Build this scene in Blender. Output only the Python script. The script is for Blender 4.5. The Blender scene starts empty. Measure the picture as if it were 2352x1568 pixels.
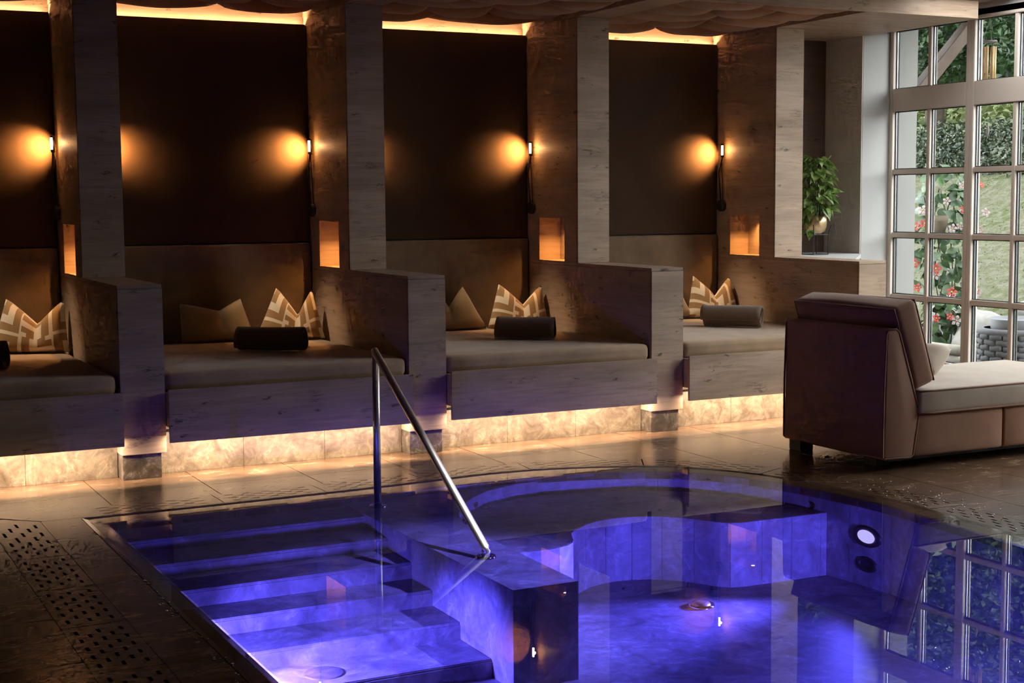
import bpy, bmesh, math, random
from mathutils import Vector, Matrix, Euler
from mathutils.geometry import tessellate_polygon
random.seed(7)
PI = math.pi
sc = bpy.context.scene
C = sc.collection

# ------------------------------------------------------------------ camera, sky, exposure
def camera_basis(yaw, pitch, roll):
    cy, sy, cp, sp = math.cos(yaw), math.sin(yaw), math.cos(pitch), math.sin(pitch)
    f = Vector((sy * cp, cy * cp, -sp)); r = Vector((cy, -sy, 0)); u = r.cross(f)
    c, s = math.cos(roll), math.sin(roll)
    return c * r + s * u, -s * r + c * u, f
cam_d = bpy.data.cameras.new('camera'); cam = bpy.data.objects.new('camera', cam_d); C.objects.link(cam)
r_, u_, f_ = camera_basis(math.radians(26.81192), math.radians(5.48548), math.radians(-0.43952))
cam.matrix_world = Matrix(((r_.x, u_.x, -f_.x, 0), (r_.y, u_.y, -f_.y, 0), (r_.z, u_.z, -f_.z, 1.6), (0, 0, 0, 1)))
cam_d.sensor_width = 36.0; cam_d.lens = 3380.92 / 2352 * 36.0; cam_d.clip_end = 200
sc.camera = cam
world = bpy.data.worlds.new('sky'); sc.world = world; world.use_nodes = True
WORLD_STRENGTH = 7.6
bgn = world.node_tree.nodes['Background']; bgn.inputs[0].default_value = (0.965, 0.96, 1.0, 1); bgn.inputs[1].default_value = WORLD_STRENGTH
sc.view_settings.view_transform = 'Standard'; sc.view_settings.look = 'None'
sc.view_settings.exposure = 0.45; sc.view_settings.gamma = 1.0; sc.view_settings.use_curve_mapping = False
cy_ = sc.cycles
cy_.use_denoising = True; cy_.max_bounces = 6; cy_.diffuse_bounces = 3; cy_.glossy_bounces = 3; cy_.transparent_max_bounces = 16
cy_.use_adaptive_sampling = True; cy_.adaptive_threshold = 0.08; cy_.adaptive_min_samples = 12
cy_.sample_clamp_indirect = 6.0; cy_.caustics_reflective = False; cy_.caustics_refractive = False

# light amounts (W) and colours
WARM = (1.0, 0.46, 0.13); WARM_SOFT = (1.0, 0.62, 0.33); WARM_PALE = (1.0, 0.79, 0.56); BLUE = (0.22, 0.20, 1.0)
E_COVE, E_UNDER, E_NICHE, E_SCONCE, E_SPOT = 11.0, 17.0, 12.0, 48.0, 150.0
E_POOL_STEPS, E_POOL_BOWL = 330.0, 520.0

# ------------------------------------------------------------------ helpers
ORI = {}
def new_empty(name, loc=(0, 0, 0)):
    o = bpy.data.objects.new(name, None); C.objects.link(o); o.location = loc
    o.empty_display_size = 0.05; ORI[o.name] = Vector(loc); return o
def tag(o, label=None, cat=None, group=None, kind=None):
    if label: o['label'] = label
    if cat: o['category'] = cat
    if group: o['group'] = group
    if kind: o['kind'] = kind
    return o
def thing(name, loc, label, cat, group=None):
    return tag(new_empty(name, loc), label, cat, group)
def link_mesh(name, me, mat, parent=None, origin=None, loc=None):
    o = bpy.data.objects.new(name, me); C.objects.link(o)
    if mat and not me.materials: me.materials.append(mat)
    if parent:
        o.parent = parent; ORI[o.name] = ORI.get(parent.name, Vector((0, 0, 0)))
        if loc is None:
            me.transform(Matrix.Translation(-ORI[o.name]))
        else: o.location = loc
    else:
        if origin is not None:
            me.transform(Matrix.Translation(-Vector(origin))); o.location = origin; ORI[o.name] = Vector(origin)
        else:
            ORI[o.name] = Vector((0, 0, 0))
            if loc is not None: o.location = loc
    return o
class MB:
    def __init__(s): s.v = []; s.f = []
    def add(s, vs, fs):
        n = len(s.v); s.v += [tuple(v) for v in vs]; s.f += [tuple(i + n for i in f) for f in fs]; return s
    def box(s, x0, x1, y0, y1, z0, z1):
        return s.add([(x0,y0,z0),(x1,y0,z0),(x1,y1,z0),(x0,y1,z0),(x0,y0,z1),(x1,y0,z1),(x1,y1,z1),(x0,y1,z1)],
                     [(0,3,2,1),(4,5,6,7),(0,1,5,4),(1,2,6,5),(2,3,7,6),(3,0,4,7)])
    def prism(s, pts, z0, z1, bottom=True):
        n = len(pts); vs = [(p[0], p[1], z0) for p in pts] + [(p[0], p[1], z1) for p in pts]
        tri = tessellate_polygon([[Vector((p[0], p[1], 0)) for p in pts]])
        fs = [tuple(i + n for i in t) for t in tri]
        if bottom: fs += [tuple(reversed(t)) for t in tri]
        fs += [(i, (i + 1) % n, (i + 1) % n + n, i + n) for i in range(n)]
        return s.add(vs, fs)
    def tube(s, path, r, n=10, cap=True, closed=False):
        path = [Vector(p) for p in path]; m = len(path); rs = r if isinstance(r, (list, tuple)) else [r] * m
        rings = []; ref = Vector((0, 0, 1))
        for i, p in enumerate(path):
            if closed: d = path[(i + 1) % m] - path[i - 1]
            else: d = (path[min(i + 1, m - 1)] - path[max(i - 1, 0)])
            d.normalize()
            if abs(d.dot(ref)) > 0.95: ref = Vector((1, 0, 0)) if abs(d.x) < 0.9 else Vector((0, 1, 0))
            a = d.cross(ref).normalized(); b = d.cross(a)
            rings.append([p + (a * math.cos(2 * PI * k / n) + b * math.sin(2 * PI * k / n)) * rs[i] for k in range(n)])
        vs = [v for rg in rings for v in rg]; fs = []
        for i in range(m if closed else m - 1):
            j = (i + 1) % m
            for k in range(n): fs.append((i*n+k, i*n+(k+1)%n, j*n+(k+1)%n, j*n+k))
        if cap and not closed: fs += [tuple(range(n))[::-1], tuple((m-1)*n+k for k in range(n))]
        return s.add(vs, fs)
    def lathe(s, prof, c=(0, 0, 0), n=24, axis='z'):
        vs = []; fs = []; m = len(prof)
        for (r, h) in prof:
            for k in range(n):
                a = 2 * PI * k / n; p = (r * math.cos(a), r * math.sin(a), h)
                if axis == 'x': p = (h, r * math.cos(a), r * math.sin(a))
                if axis == 'y': p = (r * math.cos(a), h, r * math.sin(a))
                vs.append((p[0]+c[0], p[1]+c[1], p[2]+c[2]))
        for i in range(m - 1):
            for k in range(n): fs.append((i*n+k, i*n+(k+1)%n, (i+1)*n+(k+1)%n, (i+1)*n+k))
        return s.add(vs, fs)
    def mesh(s, name, bevel=0, smooth=False, fix=True):
        me = bpy.data.meshes.new(name); me.from_pydata(s.v, [], s.f); me.update()
        if bevel or fix:
            bm = bmesh.new(); bm.from_mesh(me)
            if fix: bmesh.ops.recalc_face_normals(bm, faces=bm.faces)
            if bevel: bmesh.ops.bevel(bm, geom=list(bm.edges), offset=bevel, segments=2, affect='EDGES', clamp_overlap=True)
            bm.to_mesh(me); bm.free()
        if smooth: me.polygons.foreach_set('use_smooth', [True] * len(me.polygons))
        return me
    def build(s, name, mat, parent=None, bevel=0, smooth=False, origin=None):
        return link_mesh(name, s.mesh(name, bevel, smooth), mat, parent, origin)
def box_obj(name, mat, parent, b, bevel=0.002, origin=None):
    return MB().box(*b).build(name, mat, parent, bevel, origin=origin)
def puffy(half, r, crown=(0, 0, 0), n=9, wob=0.0, seed=0):
    """rounded, crowned upholstery block centred on the origin (local coordinates)"""
    rnd = random.Random(seed); hx, hy, hz = half; bm = bmesh.new()
    def ticks(h):
        inn = h - r; t = [-h, -h + r * 0.3, -inn]; k = max(2, n)
        t += [-inn + 2 * inn * i / k for i in range(1, k)]; t += [inn, h - r * 0.3, h]; return t
    T = [ticks(hx), ticks(hy), ticks(hz)]; cache = {}; ph = [rnd.uniform(0, 6) for _ in range(6)]
    def vert(p):
        key = tuple(round(c, 6) for c in p)
        if key in cache: return cache[key]
        q = Vector([max(-(h - r), min(h - r, c)) for c, h in zip(p, half)]); d = Vector(p) - q
        w = q + (d.normalized() * r if d.length > 1e-9 else d)
        o = w.copy()
        for a in range(3):
            b, c = (a + 1) % 3, (a + 2) % 3
            k = max(0, 1 - (p[b] / half[b]) ** 2) * max(0, 1 - (p[c] / half[c]) ** 2)
            o[a] += crown[a] * k * (p[a] / half[a])
        if wob:
            o += Vector((math.sin(w.y*9+ph[0])+math.sin(w.z*13+ph[1]), math.sin(w.x*8+ph[2])+math.sin(w.z*11+ph[3]), math.sin(w.x*7+ph[4])+math.sin(w.y*9+ph[5]))) * wob
        cache[key] = bm.verts.new(o); return cache[key]
    for a in range(3):
        b, c = (a + 1) % 3, (a + 2) % 3
        for s in (-1, 1):
            for i in range(len(T[b]) - 1):
                for j in range(len(T[c]) - 1):
                    P = []
                    for (ii, jj) in ((i, j), (i+1, j), (i+1, j+1), (i, j+1)):
                        p = [0, 0, 0]; p[a] = s * half[a]; p[b] = T[b][ii]; p[c] = T[c][jj]; P.append(vert(p))
                    if s < 0: P.reverse()
                    try: bm.faces.new(P)
                    except ValueError: pass
    bmesh.ops.recalc_face_normals(bm, faces=bm.faces)
    me = bpy.data.meshes.new('puffy'); bm.to_mesh(me); bm.free()
    me.polygons.foreach_set('use_smooth', [True] * len(me.polygons)); return me
def add_light(kind, name, parent, loc, energy, color, size=0.02, size_y=None, rot=None, spot=None, blend=0.5, direction=None, spread=None):
    ld = bpy.data.lights.new(name, kind); ld.energy = energy; ld.color = color
    if kind == 'AREA':
        ld.shape = 'RECTANGLE'; ld.size = size; ld.size_y = size_y or size
        if spread: ld.spread = spread
    else: ld.shadow_soft_size = size
    if kind == 'SPOT': ld.spot_size = spot; ld.spot_blend = blend
    o = bpy.data.objects.new(name, ld); C.objects.link(o)
    if direction is not None: o.rotation_euler = Vector(direction).to_track_quat('-Z', 'Y').to_euler()
    elif rot: o.rotation_euler = rot
    if parent: o.parent = parent; o.location = Vector(loc) - ORI.get(parent.name, Vector((0, 0, 0)))
    else: o.location = loc
    return o

# ------------------------------------------------------------------ materials
def mat(name):
    m = bpy.data.materials.new(name); m.use_nodes = True; nt = m.node_tree; nt.nodes.clear()
    out = nt.nodes.new('ShaderNodeOutputMaterial'); return m, nt, out
def N(nt, t, **k):
    n = nt.nodes.new(t)
    for a, b in k.items():
        if a == 'ins':
            for i, v in b.items(): n.inputs[i].default_value = v
        else: setattr(n, a, b)
    return n
def ramp(nt, fac, stops, interp='LINEAR'):
    r = nt.nodes.new('ShaderNodeValToRGB'); r.color_ramp.interpolation = interp; e = r.color_ramp.elements
    while len(e) < len(stops): e.new(0.5)
    for i, (p, c) in enumerate(stops):
        e[i].position = p; e[i].color = (c[0], c[1], c[2], 1) if hasattr(c, '__len__') else (c, c, c, 1)
    nt.links.new(fac, r.inputs[0]); return r.outputs[0]
def coords(nt, scale=(1, 1, 1), mode='pos', loc=(0, 0, 0)):
    if mode == 'pos': src = N(nt, 'ShaderNodeNewGeometry').outputs['Position']
    else: src = N(nt, 'ShaderNodeTexCoord').outputs[{'obj': 'Object', 'gen': 'Generated', 'uv': 'UV'}[mode]]
    mp = N(nt, 'ShaderNodeMapping'); mp.inputs['Scale'].default_value = scale; mp.inputs['Location'].default_value = loc
    nt.links.new(src, mp.inputs[0]); return mp.outputs[0]
def noise(nt, vec, scale=5, detail=4, rough=0.55, dist=0.0):
    n = N(nt, 'ShaderNodeTexNoise'); n.inputs['Scale'].default_value = scale; n.inputs['Detail'].default_value = detail
    n.inputs['Roughness'].default_value = rough; n.inputs['Distortion'].default_value = dist
    nt.links.new(vec, n.inputs['Vector']); return n.outputs[0]
def mix(nt, fac, a, b, mode='MIX'):
    m = N(nt, 'ShaderNodeMix', data_type='RGBA', blend_type=mode)
    for sock, v in ((m.inputs[0], fac), (m.inputs[6], a), (m.inputs[7], b)):
        if hasattr(v, 'is_linked'): nt.links.new(v, sock)
        elif hasattr(v, '__len__'): sock.default_value = (v[0], v[1], v[2], 1)
        else: sock.default_value = v
    return m.outputs[2]
def math_(nt, op, a, b=0.0, clamp=False):
    m = N(nt, 'ShaderNodeMath', operation=op, use_clamp=clamp)
    for i, v in ((0, a), (1, b)):
        if hasattr(v, 'is_linked'): nt.links.new(v, m.inputs[i])
        else: m.inputs[i].default_value = v
    return m.outputs[0]
def bsdf(nt, out, color, rough=0.5, metal=0.0, bump=None, bump_s=0.3, bump_d=0.01, sheen=0.0, spec=0.5, coat=0.0):
    b = N(nt, 'ShaderNodeBsdfPrincipled')
    for k, v in (('Base Color', color), ('Roughness', rough), ('Metallic', metal), ('Sheen Weight', sheen), ('Specular IOR Level', spec), ('Coat Weight', coat)):
        if hasattr(v, 'is_linked'): nt.links.new(v, b.inputs[k])
        elif hasattr(v, '__len__'): b.inputs[k].default_value = (v[0], v[1], v[2], 1)
        else: b.inputs[k].default_value = v
    if bump is not None:
        bp = N(nt, 'ShaderNodeBump'); bp.inputs['Strength'].default_value = bump_s; bp.inputs['Distance'].default_value = bump_d
        nt.links.new(bump, bp.inputs['Height']); nt.links.new(bp.outputs[0], b.inputs['Normal'])
    nt.links.new(b.outputs[0], out.inputs[0]); return b
def plain(name, col, rough=0.5, metal=0.0, var=0.0, vscale=6, bump=0.0, bscale=60, sheen=0.0, spec=0.5):
    m, nt, out = mat(name); c = col; bmp = None
    if var:
        n = noise(nt, coords(nt), vscale, 4); c = ramp(nt, n, [(0.3, [x * (1 - var) for x in col]), (0.7, [min(1, x * (1 + var)) for x in col])])
    if bump: bmp = noise(nt, coords(nt), bscale, 3)
    bsdf(nt, out, c, rough, metal, bmp, bump, 0.004, sheen, spec); return m
def wood_mat(name, light, dark, knots=True, stretch=(1.6, 1.6, 26), loc=(0, 0, 0), rough=0.5):
    m, nt, out = mat(name)
    v = coords(nt, stretch, loc=loc); g = noise(nt, v, 2.2, 8, 0.62, 0.6)
    big = noise(nt, coords(nt, (stretch[0]*0.45, stretch[1]*0.45, stretch[2]*0.16), loc=loc), 1.6, 3)
    c = ramp(nt, g, [(0.22, [x * 0.82 for x in dark]), (0.45, [(a + b) / 2 for a, b in zip(light, dark)]), (0.72, light)])
    c = mix(nt, ramp(nt, big, [(0.35, 0.0), (0.7, 0.55)]), c, [x * 0.62 for x in dark])
    if knots:
        kv = coords(nt, (stretch[0]*1.0, stretch[1]*1.0, stretch[2]*0.16), loc=(loc[0]+3.1, loc[1]+1.7, loc[2]))
        w = N(nt, 'ShaderNodeTexVoronoi', feature='F1'); w.inputs['Scale'].default_value = 2.7; w.inputs['Randomness'].default_value = 1.0
        dn = noise(nt, coords(nt, (3, 3, 9), loc=loc), 6, 3)
        add = N(nt, 'ShaderNodeVectorMath', operation='MULTIPLY_ADD'); nt.links.new(kv, add.inputs[2])
        cmb = N(nt, 'ShaderNodeCombineXYZ'); [nt.links.new(dn, cmb.inputs[i]) for i in range(3)]
        nt.links.new(cmb.outputs[0], add.inputs[0]); add.inputs[1].default_value = (0.35, 0.35, 0.35); nt.links.new(add.outputs[0], w.inputs['Vector'])
        k = ramp(nt, w.outputs['Distance'], [(0.0, 1.0), (0.07, 0.8), (0.16, 0.0)])
        c = mix(nt, k, c, [x * 0.16 for x in dark])
        cr = noise(nt, coords(nt, (stretch[0]*0.9, stretch[1]*0.9, stretch[2]*0.5), loc=(loc[0]+9, loc[1], loc[2])), 1.7, 6, 0.7, 1.4)
        crack = ramp(nt, math_(nt, 'ABSOLUTE', math_(nt, 'SUBTRACT', cr, 0.5)), [(0.0, 1.0), (0.010, 0.7), (0.028, 0.0)])
        msk = ramp(nt, noise(nt, coords(nt, (2.2, 2.2, 5), loc=loc), 1.8, 2), [(0.56, 0.0), (0.68, 0.85)])
        c = mix(nt, math_(nt, 'MULTIPLY', crack, msk), c, [x * 0.22 for x in dark])
    bsdf(nt, out, c, rough, 0, g, 0.12, 0.002, spec=0.35); return m
OAK_L, OAK_D = (0.59, 0.44, 0.32), (0.41, 0.28, 0.19)
M_oak = wood_mat('oak_panel', OAK_L, OAK_D)
M_oak2 = wood_mat('oak_apron', OAK_L, OAK_D, loc=(5.3, 2.2, 0.7))
M_oak_top = wood_mat('oak_soffit', OAK_L, OAK_D, stretch=(1.4, 14, 14), loc=(1.1, 0.3, 0))
M_oak_niche = wood_mat('oak_niche', OAK_L, OAK_D, knots=False)
M_oak_dark = wood_mat('oak_dark_back', (0.16, 0.10, 0.07), (0.10, 0.06, 0.04))
def suede(name, col, var=0.22, rough=0.85, bscale=120):
    m, nt, out = mat(name)
    n = noise(nt, coords(nt, mode='pos'), 4.5, 5, 0.6); n2 = noise(nt, coords(nt), bscale, 2)
    c = ramp(nt, n, [(0.28, [x * (1 - var) for x in col]), (0.72, [x * (1 + var) for x in col])])
    bsdf(nt, out, c, rough, 0, n2, 0.15, 0.002, sheen=0.35, spec=0.2); return m
M_suede = suede('tan_suede', (0.41, 0.275, 0.16))
M_backcush = suede('tan_leather_back', (0.20, 0.135, 0.082))
M_panel = suede('dark_brown_fabric', (0.050, 0.025, 0.012), 0.18)
M_pad = suede('cognac_ceiling_suede', (0.32, 0.135, 0.048), 0.2)
M_chaise = suede('brown_chaise_leather', (0.34, 0.165, 0.09), 0.16, 0.7, 160)
M_piping = suede('brown_piping', (0.28, 0.135, 0.075), 0.1, 0.65, 200)
M_seat = suede('sand_seat_leather', (0.44, 0.35, 0.26), 0.14, 0.62, 160)
def stone_mat(name, base, vein, dark, rough=0.28, scale=1.0, loc=(0, 0, 0), stretch=(1, 1, 1)):
    m, nt, out = mat(name); v = coords(nt, tuple(scale * s for s in stretch), loc=loc)
    n1 = noise(nt, v, 2.4, 7, 0.65, 0.9); n2 = noise(nt, v, 1.3, 6, 0.6, 1.8); n3 = noise(nt, v, 11, 5, 0.6, 0.3)
    c = ramp(nt, n1, [(0.3, dark), (0.5, base), (0.72, [min(1, x * 1.35) for x in base])])
    vein_f = ramp(nt, math_(nt, 'ABSOLUTE', math_(nt, 'SUBTRACT', n2, 0.5)), [(0.0, 0.95), (0.012, 0.5), (0.04, 0.0)])
    msk = ramp(nt, n1, [(0.45, 0.0), (0.62, 0.85)])
    c = mix(nt, math_(nt, 'MULTIPLY', vein_f, msk), c, vein)
    c = mix(nt, ramp(nt, n3, [(0.4, 0.0), (0.75, 0.45)]), c, [x * 0.6 for x in dark])
    bsdf(nt, out, c, rough, 0, n3, 0.06, 0.002, spec=0.5); return m
M_floor = stone_mat('brown_marble_floor', (0.145, 0.080, 0.045), (0.40, 0.27, 0.18), (0.055, 0.029, 0.016), 0.24, 1.6, stretch=(0.7, 1.5, 1.5))
M_wet = stone_mat('wet_marble_lip', (0.10, 0.062, 0.038), (0.22, 0.15, 0.10), (0.045, 0.027, 0.016), 0.08, 2.2, (4, 2, 0))
M_plinth = stone_mat('brown_marble_plinth', (0.17, 0.128, 0.09), (0.36, 0.285, 0.21), (0.07, 0.048, 0.032), 0.4, 3.2, (1, 7, 2))
M_plinth_d = stone_mat('dark_marble_block', (0.13, 0.10, 0.08), (0.42, 0.37, 0.33), (0.045, 0.034, 0.028), 0.35, 4.0, (2, 3, 8))
M_pool = stone_mat('pool_marble', (0.30, 0.25, 0.26), (0.60, 0.54, 0.54), (0.15, 0.115, 0.115), 0.5, 2.2, (7, 1, 3))
M_pool_d = stone_mat('pool_tread_marble', (0.16, 0.125, 0.12), (0.34, 0.29, 0.27), (0.075, 0.055, 0.05), 0.5, 2.2, (2, 5, 3))
M_grout = plain('dark_grout', (0.02, 0.014, 0.01), 0.8)
M_black = plain('matt_black', (0.012, 0.012, 0.013), 0.55)
M_walnut = plain('warm_brown_wall', (0.20, 0.125, 0.075), 0.8, var=0.1)
M_roof = plain('warm_beige_ceiling', (0.36, 0.28, 0.21), 0.9, var=0.03)
M_plaster = plain('warm_plaster', (0.60, 0.54, 0.47), 0.9, var=0.04, bump=0.2, bscale=90)
M_white = plain('white_wall', (0.52, 0.515, 0.50), 0.9, var=0.03, bump=0.1, bscale=120)
M_frame = plain('painted_window_frame', (0.66, 0.565, 0.485), 0.45, var=0.02)
M_gasket = plain('black_gasket', (0.01, 0.012, 0.014), 0.5)
M_alu = plain('aluminium_spacer', (0.75, 0.8, 0.85), 0.25, 1.0)
M_steel = plain('brushed_steel', (0.78, 0.70, 0.63), 0.36, 1.0)
M_chrome = plain('chrome', (0.75, 0.72, 0.75), 0.08, 1.0)
M_brass = plain('brass_pot', (0.75, 0.52, 0.30), 0.32, 0.85)
M_darkcav = plain('dark_cavity', (0.006, 0.005, 0.005), 0.9)
def emit(name, col, s):
    m, nt, out = mat(name); e = N(nt, 'ShaderNodeEmission'); e.inputs[0].default_value = (*col, 1); e.inputs[1].default_value = s
    nt.links.new(e.outputs[0], out.inputs[0]); return m
M_led = emit('warm_led', (1.0, 0.62, 0.32), 1.5)
M_lampglow = emit('lamp_lens_glow', (1.0, 0.80, 0.55), 14.0)
M_spotglow = emit('spot_lens_glow', (1.0, 0.8, 0.55), 12.0)
M_poolglow = emit('pool_lens_glow', (1.0, 0.9, 0.85), 1.3)
def sheet_mat(name, ior, tint=(1, 1, 1), rough=0.0, bump=None, gtint=(1, 1, 1)):
    m, nt, out = mat(name)
    fr = N(nt, 'ShaderNodeFresnel'); ge = N(nt, 'ShaderNodeNewGeometry')   # same reflectance from either side of the sheet
    nt.links.new(math_(nt, 'ADD', math_(nt, 'MULTIPLY', ge.outputs['Backfacing'], 1.0 / ior - ior), ior), fr.inputs[0])
    tr = N(nt, 'ShaderNodeBsdfTransparent'); tr.inputs[0].default_value = (*tint, 1)
    gl = N(nt, 'ShaderNodeBsdfGlossy'); gl.inputs['Roughness'].default_value = rough; gl.inputs[0].default_value = (*gtint, 1)
    mx = N(nt, 'ShaderNodeMixShader'); nt.links.new(fr.outputs[0], mx.inputs[0]); nt.links.new(tr.outputs[0], mx.inputs[1]); nt.links.new(gl.outputs[0], mx.inputs[2])
    if bump:
        bp = N(nt, 'ShaderNodeBump'); bp.inputs['Strength'].default_value = bump[0]; bp.inputs['Distance'].default_value = 0.02
        nt.links.new(noise(nt, coords(nt), bump[1], 2), bp.inputs['Height'])
        nt.links.new(bp.outputs[0], gl.inputs['Normal']); nt.links.new(bp.outputs[0], fr.inputs['Normal'])
    nt.links.new(mx.outputs[0], out.inputs[0]); return m
M_water = sheet_mat('light_tinted_water', 1.33, (0.38, 0.38, 1.0), 0.0, (0.006, 2.5))  # blue of the lamp light is put into the water's tint
M_film = sheet_mat('thin_water_film', 1.33, (0.97, 0.97, 0.98), 0.0, (0.006, 2.5))
M_glass = sheet_mat('window_glass', 1.30, (0.95, 0.98, 0.97), 0.0)
def pillow_mat():
    m, nt, out = mat('maze_print_linen')
    uv = coords(nt, (2.3, 1.7, 1), 'uv', (0.13, 0.31, 0)); sp = N(nt, 'ShaderNodeSeparateXYZ'); nt.links.new(uv, sp.inputs[0])
    u, v = sp.outputs[0], sp.outputs[1]
    fu, fv = math_(nt, 'FRACT', u), math_(nt, 'FRACT', v); iu, iv = math_(nt, 'FLOOR', u), math_(nt, 'FLOOR', v)
    par = math_(nt, 'FRACT', math_(nt, 'MULTIPLY', math_(nt, 'ADD', math_(nt, 'MULTIPLY', iu, 3.0), math_(nt, 'MULTIPLY', iv, 5.0)), 0.25))
    flip = math_(nt, 'GREATER_THAN', par, 0.4)
    fu2 = math_(nt, 'ABSOLUTE', math_(nt, 'SUBTRACT', fu, flip))
    flipv = math_(nt, 'GREATER_THAN', math_(nt, 'FRACT', math_(nt, 'MULTIPLY', math_(nt, 'ADD', iu, math_(nt, 'MULTIPLY', iv, 3.0)), 0.5)), 0.25)
    fv2 = math_(nt, 'ABSOLUTE', math_(nt, 'SUBTRACT', fv, flipv))
    band = math_(nt, 'GREATER_THAN', math_(nt, 'FRACT', math_(nt, 'ADD', math_(nt, 'MULTIPLY', math_(nt, 'MAXIMUM', fu2, fv2), 2.0), 0.12)), 0.5)
    wv = noise(nt, coords(nt, (1, 1, 1), 'uv'), 160, 2)
    c = mix(nt, band, (0.74, 0.65, 0.50), (0.33, 0.20, 0.09))
    c = mix(nt, ramp(nt, wv, [(0.35, 0.0), (0.7, 0.22)]), c, (0.16, 0.10, 0.05))
    bsdf(nt, out, c, 0.9, 0, wv, 0.3, 0.002, sheen=0.3, spec=0.15); return m
M_maze = pillow_mat()
def linen(name, col, bs=220):
    m, nt, out = mat(name); n = noise(nt, coords(nt), bs, 2); b = noise(nt, coords(nt), 7, 3)
    c = mix(nt, ramp(nt, n, [(0.3, 0.0), (0.75, 0.35)]), col, [x * 0.6 for x in col])
    c = mix(nt, ramp(nt, b, [(0.35, 0.0), (0.7, 0.3)]), c, [x * 0.7 for x in col])
    bsdf(nt, out, c, 0.92, 0, n, 0.5, 0.003, sheen=0.4, spec=0.1); return m
M_linen = linen('olive_tan_linen', (0.33, 0.225, 0.115))
M_towel = linen('dark_brown_fleece', (0.13, 0.072, 0.045), 90)
M_towel2 = linen('grey_brown_fleece', (0.20, 0.13, 0.09), 90)
def leaf_mat(name, a, b, rough=0.4, scale=9.0, trans=0.25, mode='pos'):
    m, nt, out = mat(name); n = noise(nt, coords(nt, mode=mode), scale, 3)
    c = ramp(nt, n, [(0.38, a), (0.62, b)])
    p = bsdf(nt, out, c, rough, spec=0.45)
    t = N(nt, 'ShaderNodeBsdfTranslucent'); nt.links.new(c, t.inputs[0])
    mx = N(nt, 'ShaderNodeMixShader'); mx.inputs[0].default_value = trans
    nt.links.new(p.outputs[0], mx.inputs[1]); nt.links.new(t.outputs[0], mx.inputs[2]); nt.links.new(mx.outputs[0], out.inputs[0]); return m
M_pothos = leaf_mat('variegated_leaf', (0.05, 0.12, 0.015), (0.30, 0.40, 0.12), 0.32, 26)
M_mand = leaf_mat('glossy_leaf', (0.010, 0.030, 0.009), (0.032, 0.070, 0.018), 0.42, 10, 0.2)
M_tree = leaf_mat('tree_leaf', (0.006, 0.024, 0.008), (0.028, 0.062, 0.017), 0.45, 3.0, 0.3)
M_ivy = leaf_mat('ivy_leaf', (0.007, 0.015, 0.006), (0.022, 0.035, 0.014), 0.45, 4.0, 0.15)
M_red = leaf_mat('red_petal', (0.22, 0.014, 0.012), (0.28, 0.03, 0.026), 0.6, 30, 0.3)
M_pink = leaf_mat('white_pink_petal', (0.24, 0.215, 0.21), (0.23, 0.15, 0.16), 0.6, 14, 0.3)
M_yellow = plain('yellow_throat', (0.3, 0.16, 0.02), 0.7)
M_stem = plain('green_stem', (0.10, 0.16, 0.05), 0.6)
M_bark = plain('dark_bark', (0.05, 0.038, 0.03), 0.9, var=0.4, vscale=12, bump=0.6, bscale=30)
def lawn_mat():
    m, nt, out = mat('patchy_lawn'); n = noise(nt, coords(nt), 1.1, 4, 0.65); n2 = noise(nt, coords(nt), 9, 6, 0.7); n3 = noise(nt, coords(nt), 45, 3)
    c = ramp(nt, n, [(0.40, (0.034, 0.045, 0.013)), (0.56, (0.058, 0.058, 0.034))])
    c = mix(nt, ramp(nt, n2, [(0.42, 0.0), (0.62, 0.85)]), c, (0.098, 0.094, 0.074))
    c = mix(nt, ramp(nt, n3, [(0.4, 0.0), (0.7, 0.6)]), c, (0.022, 0.029, 0.010))
    bsdf(nt, out, c, 0.95, 0, n3, 0.8, 0.03, spec=0.1); return m
M_lawn = lawn_mat()
M_bank = plain('dark_earth_bank', (0.026, 0.022, 0.014), 0.95, var=0.4, vscale=5, bump=0.6, bscale=25)  # dark brown earth, mottled at random
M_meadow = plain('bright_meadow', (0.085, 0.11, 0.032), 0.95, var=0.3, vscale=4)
M_rock = plain('pale_rock', (0.16, 0.155, 0.14), 0.9, var=0.4, vscale=5, bump=0.5, bscale=30)
M_pebble = plain('white_pebbles', (0.16, 0.165, 0.168), 0.7, var=0.3, vscale=20)
M_log = plain('weathered_white_log', (0.17, 0.155, 0.125), 0.8, var=0.18, vscale=9, bump=0.3, bscale=40)
M_weave = plain('grey_woven_rope', (0.05, 0.052, 0.056), 0.8, var=0.15, vscale=20)
M_clay = plain('olive_clay_pot', (0.06, 0.045, 0.026), 0.8, var=0.2, vscale=12)
M_timber = wood_mat('brown_timber', (0.15, 0.105, 0.08), (0.08, 0.053, 0.038), stretch=(3, 14, 3), rough=0.7)
M_bamboo = plain('bamboo_tube', (0.30, 0.19, 0.075), 0.4, var=0.1, vscale=20)
M_slate = plain('slate_disc', (0.10, 0.085, 0.08), 0.7)
M_paving = plain('grey_paving', (0.14, 0.14, 0.135), 0.9, var=0.15, vscale=8)

# ------------------------------------------------------------------ key dimensions (metres)
PITCH = 1.797; XC = [1.775 + PITCH * (i - 1) for i in range(5)]; CW = 0.258
YF, YB, YW, YP = 8.51, 10.325, 10.40, 9.53          # column fronts, panel face, back wall, pillar fronts
ZD, ZS = 1.131, 2.931                                # divider cap height, soffit height
XWIN, XPIER = 8.48, 8.20
WALK = ['leftmost alcove', 'second alcove from the left', 'third alcove from the left', 'alcove nearest the window']

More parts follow.
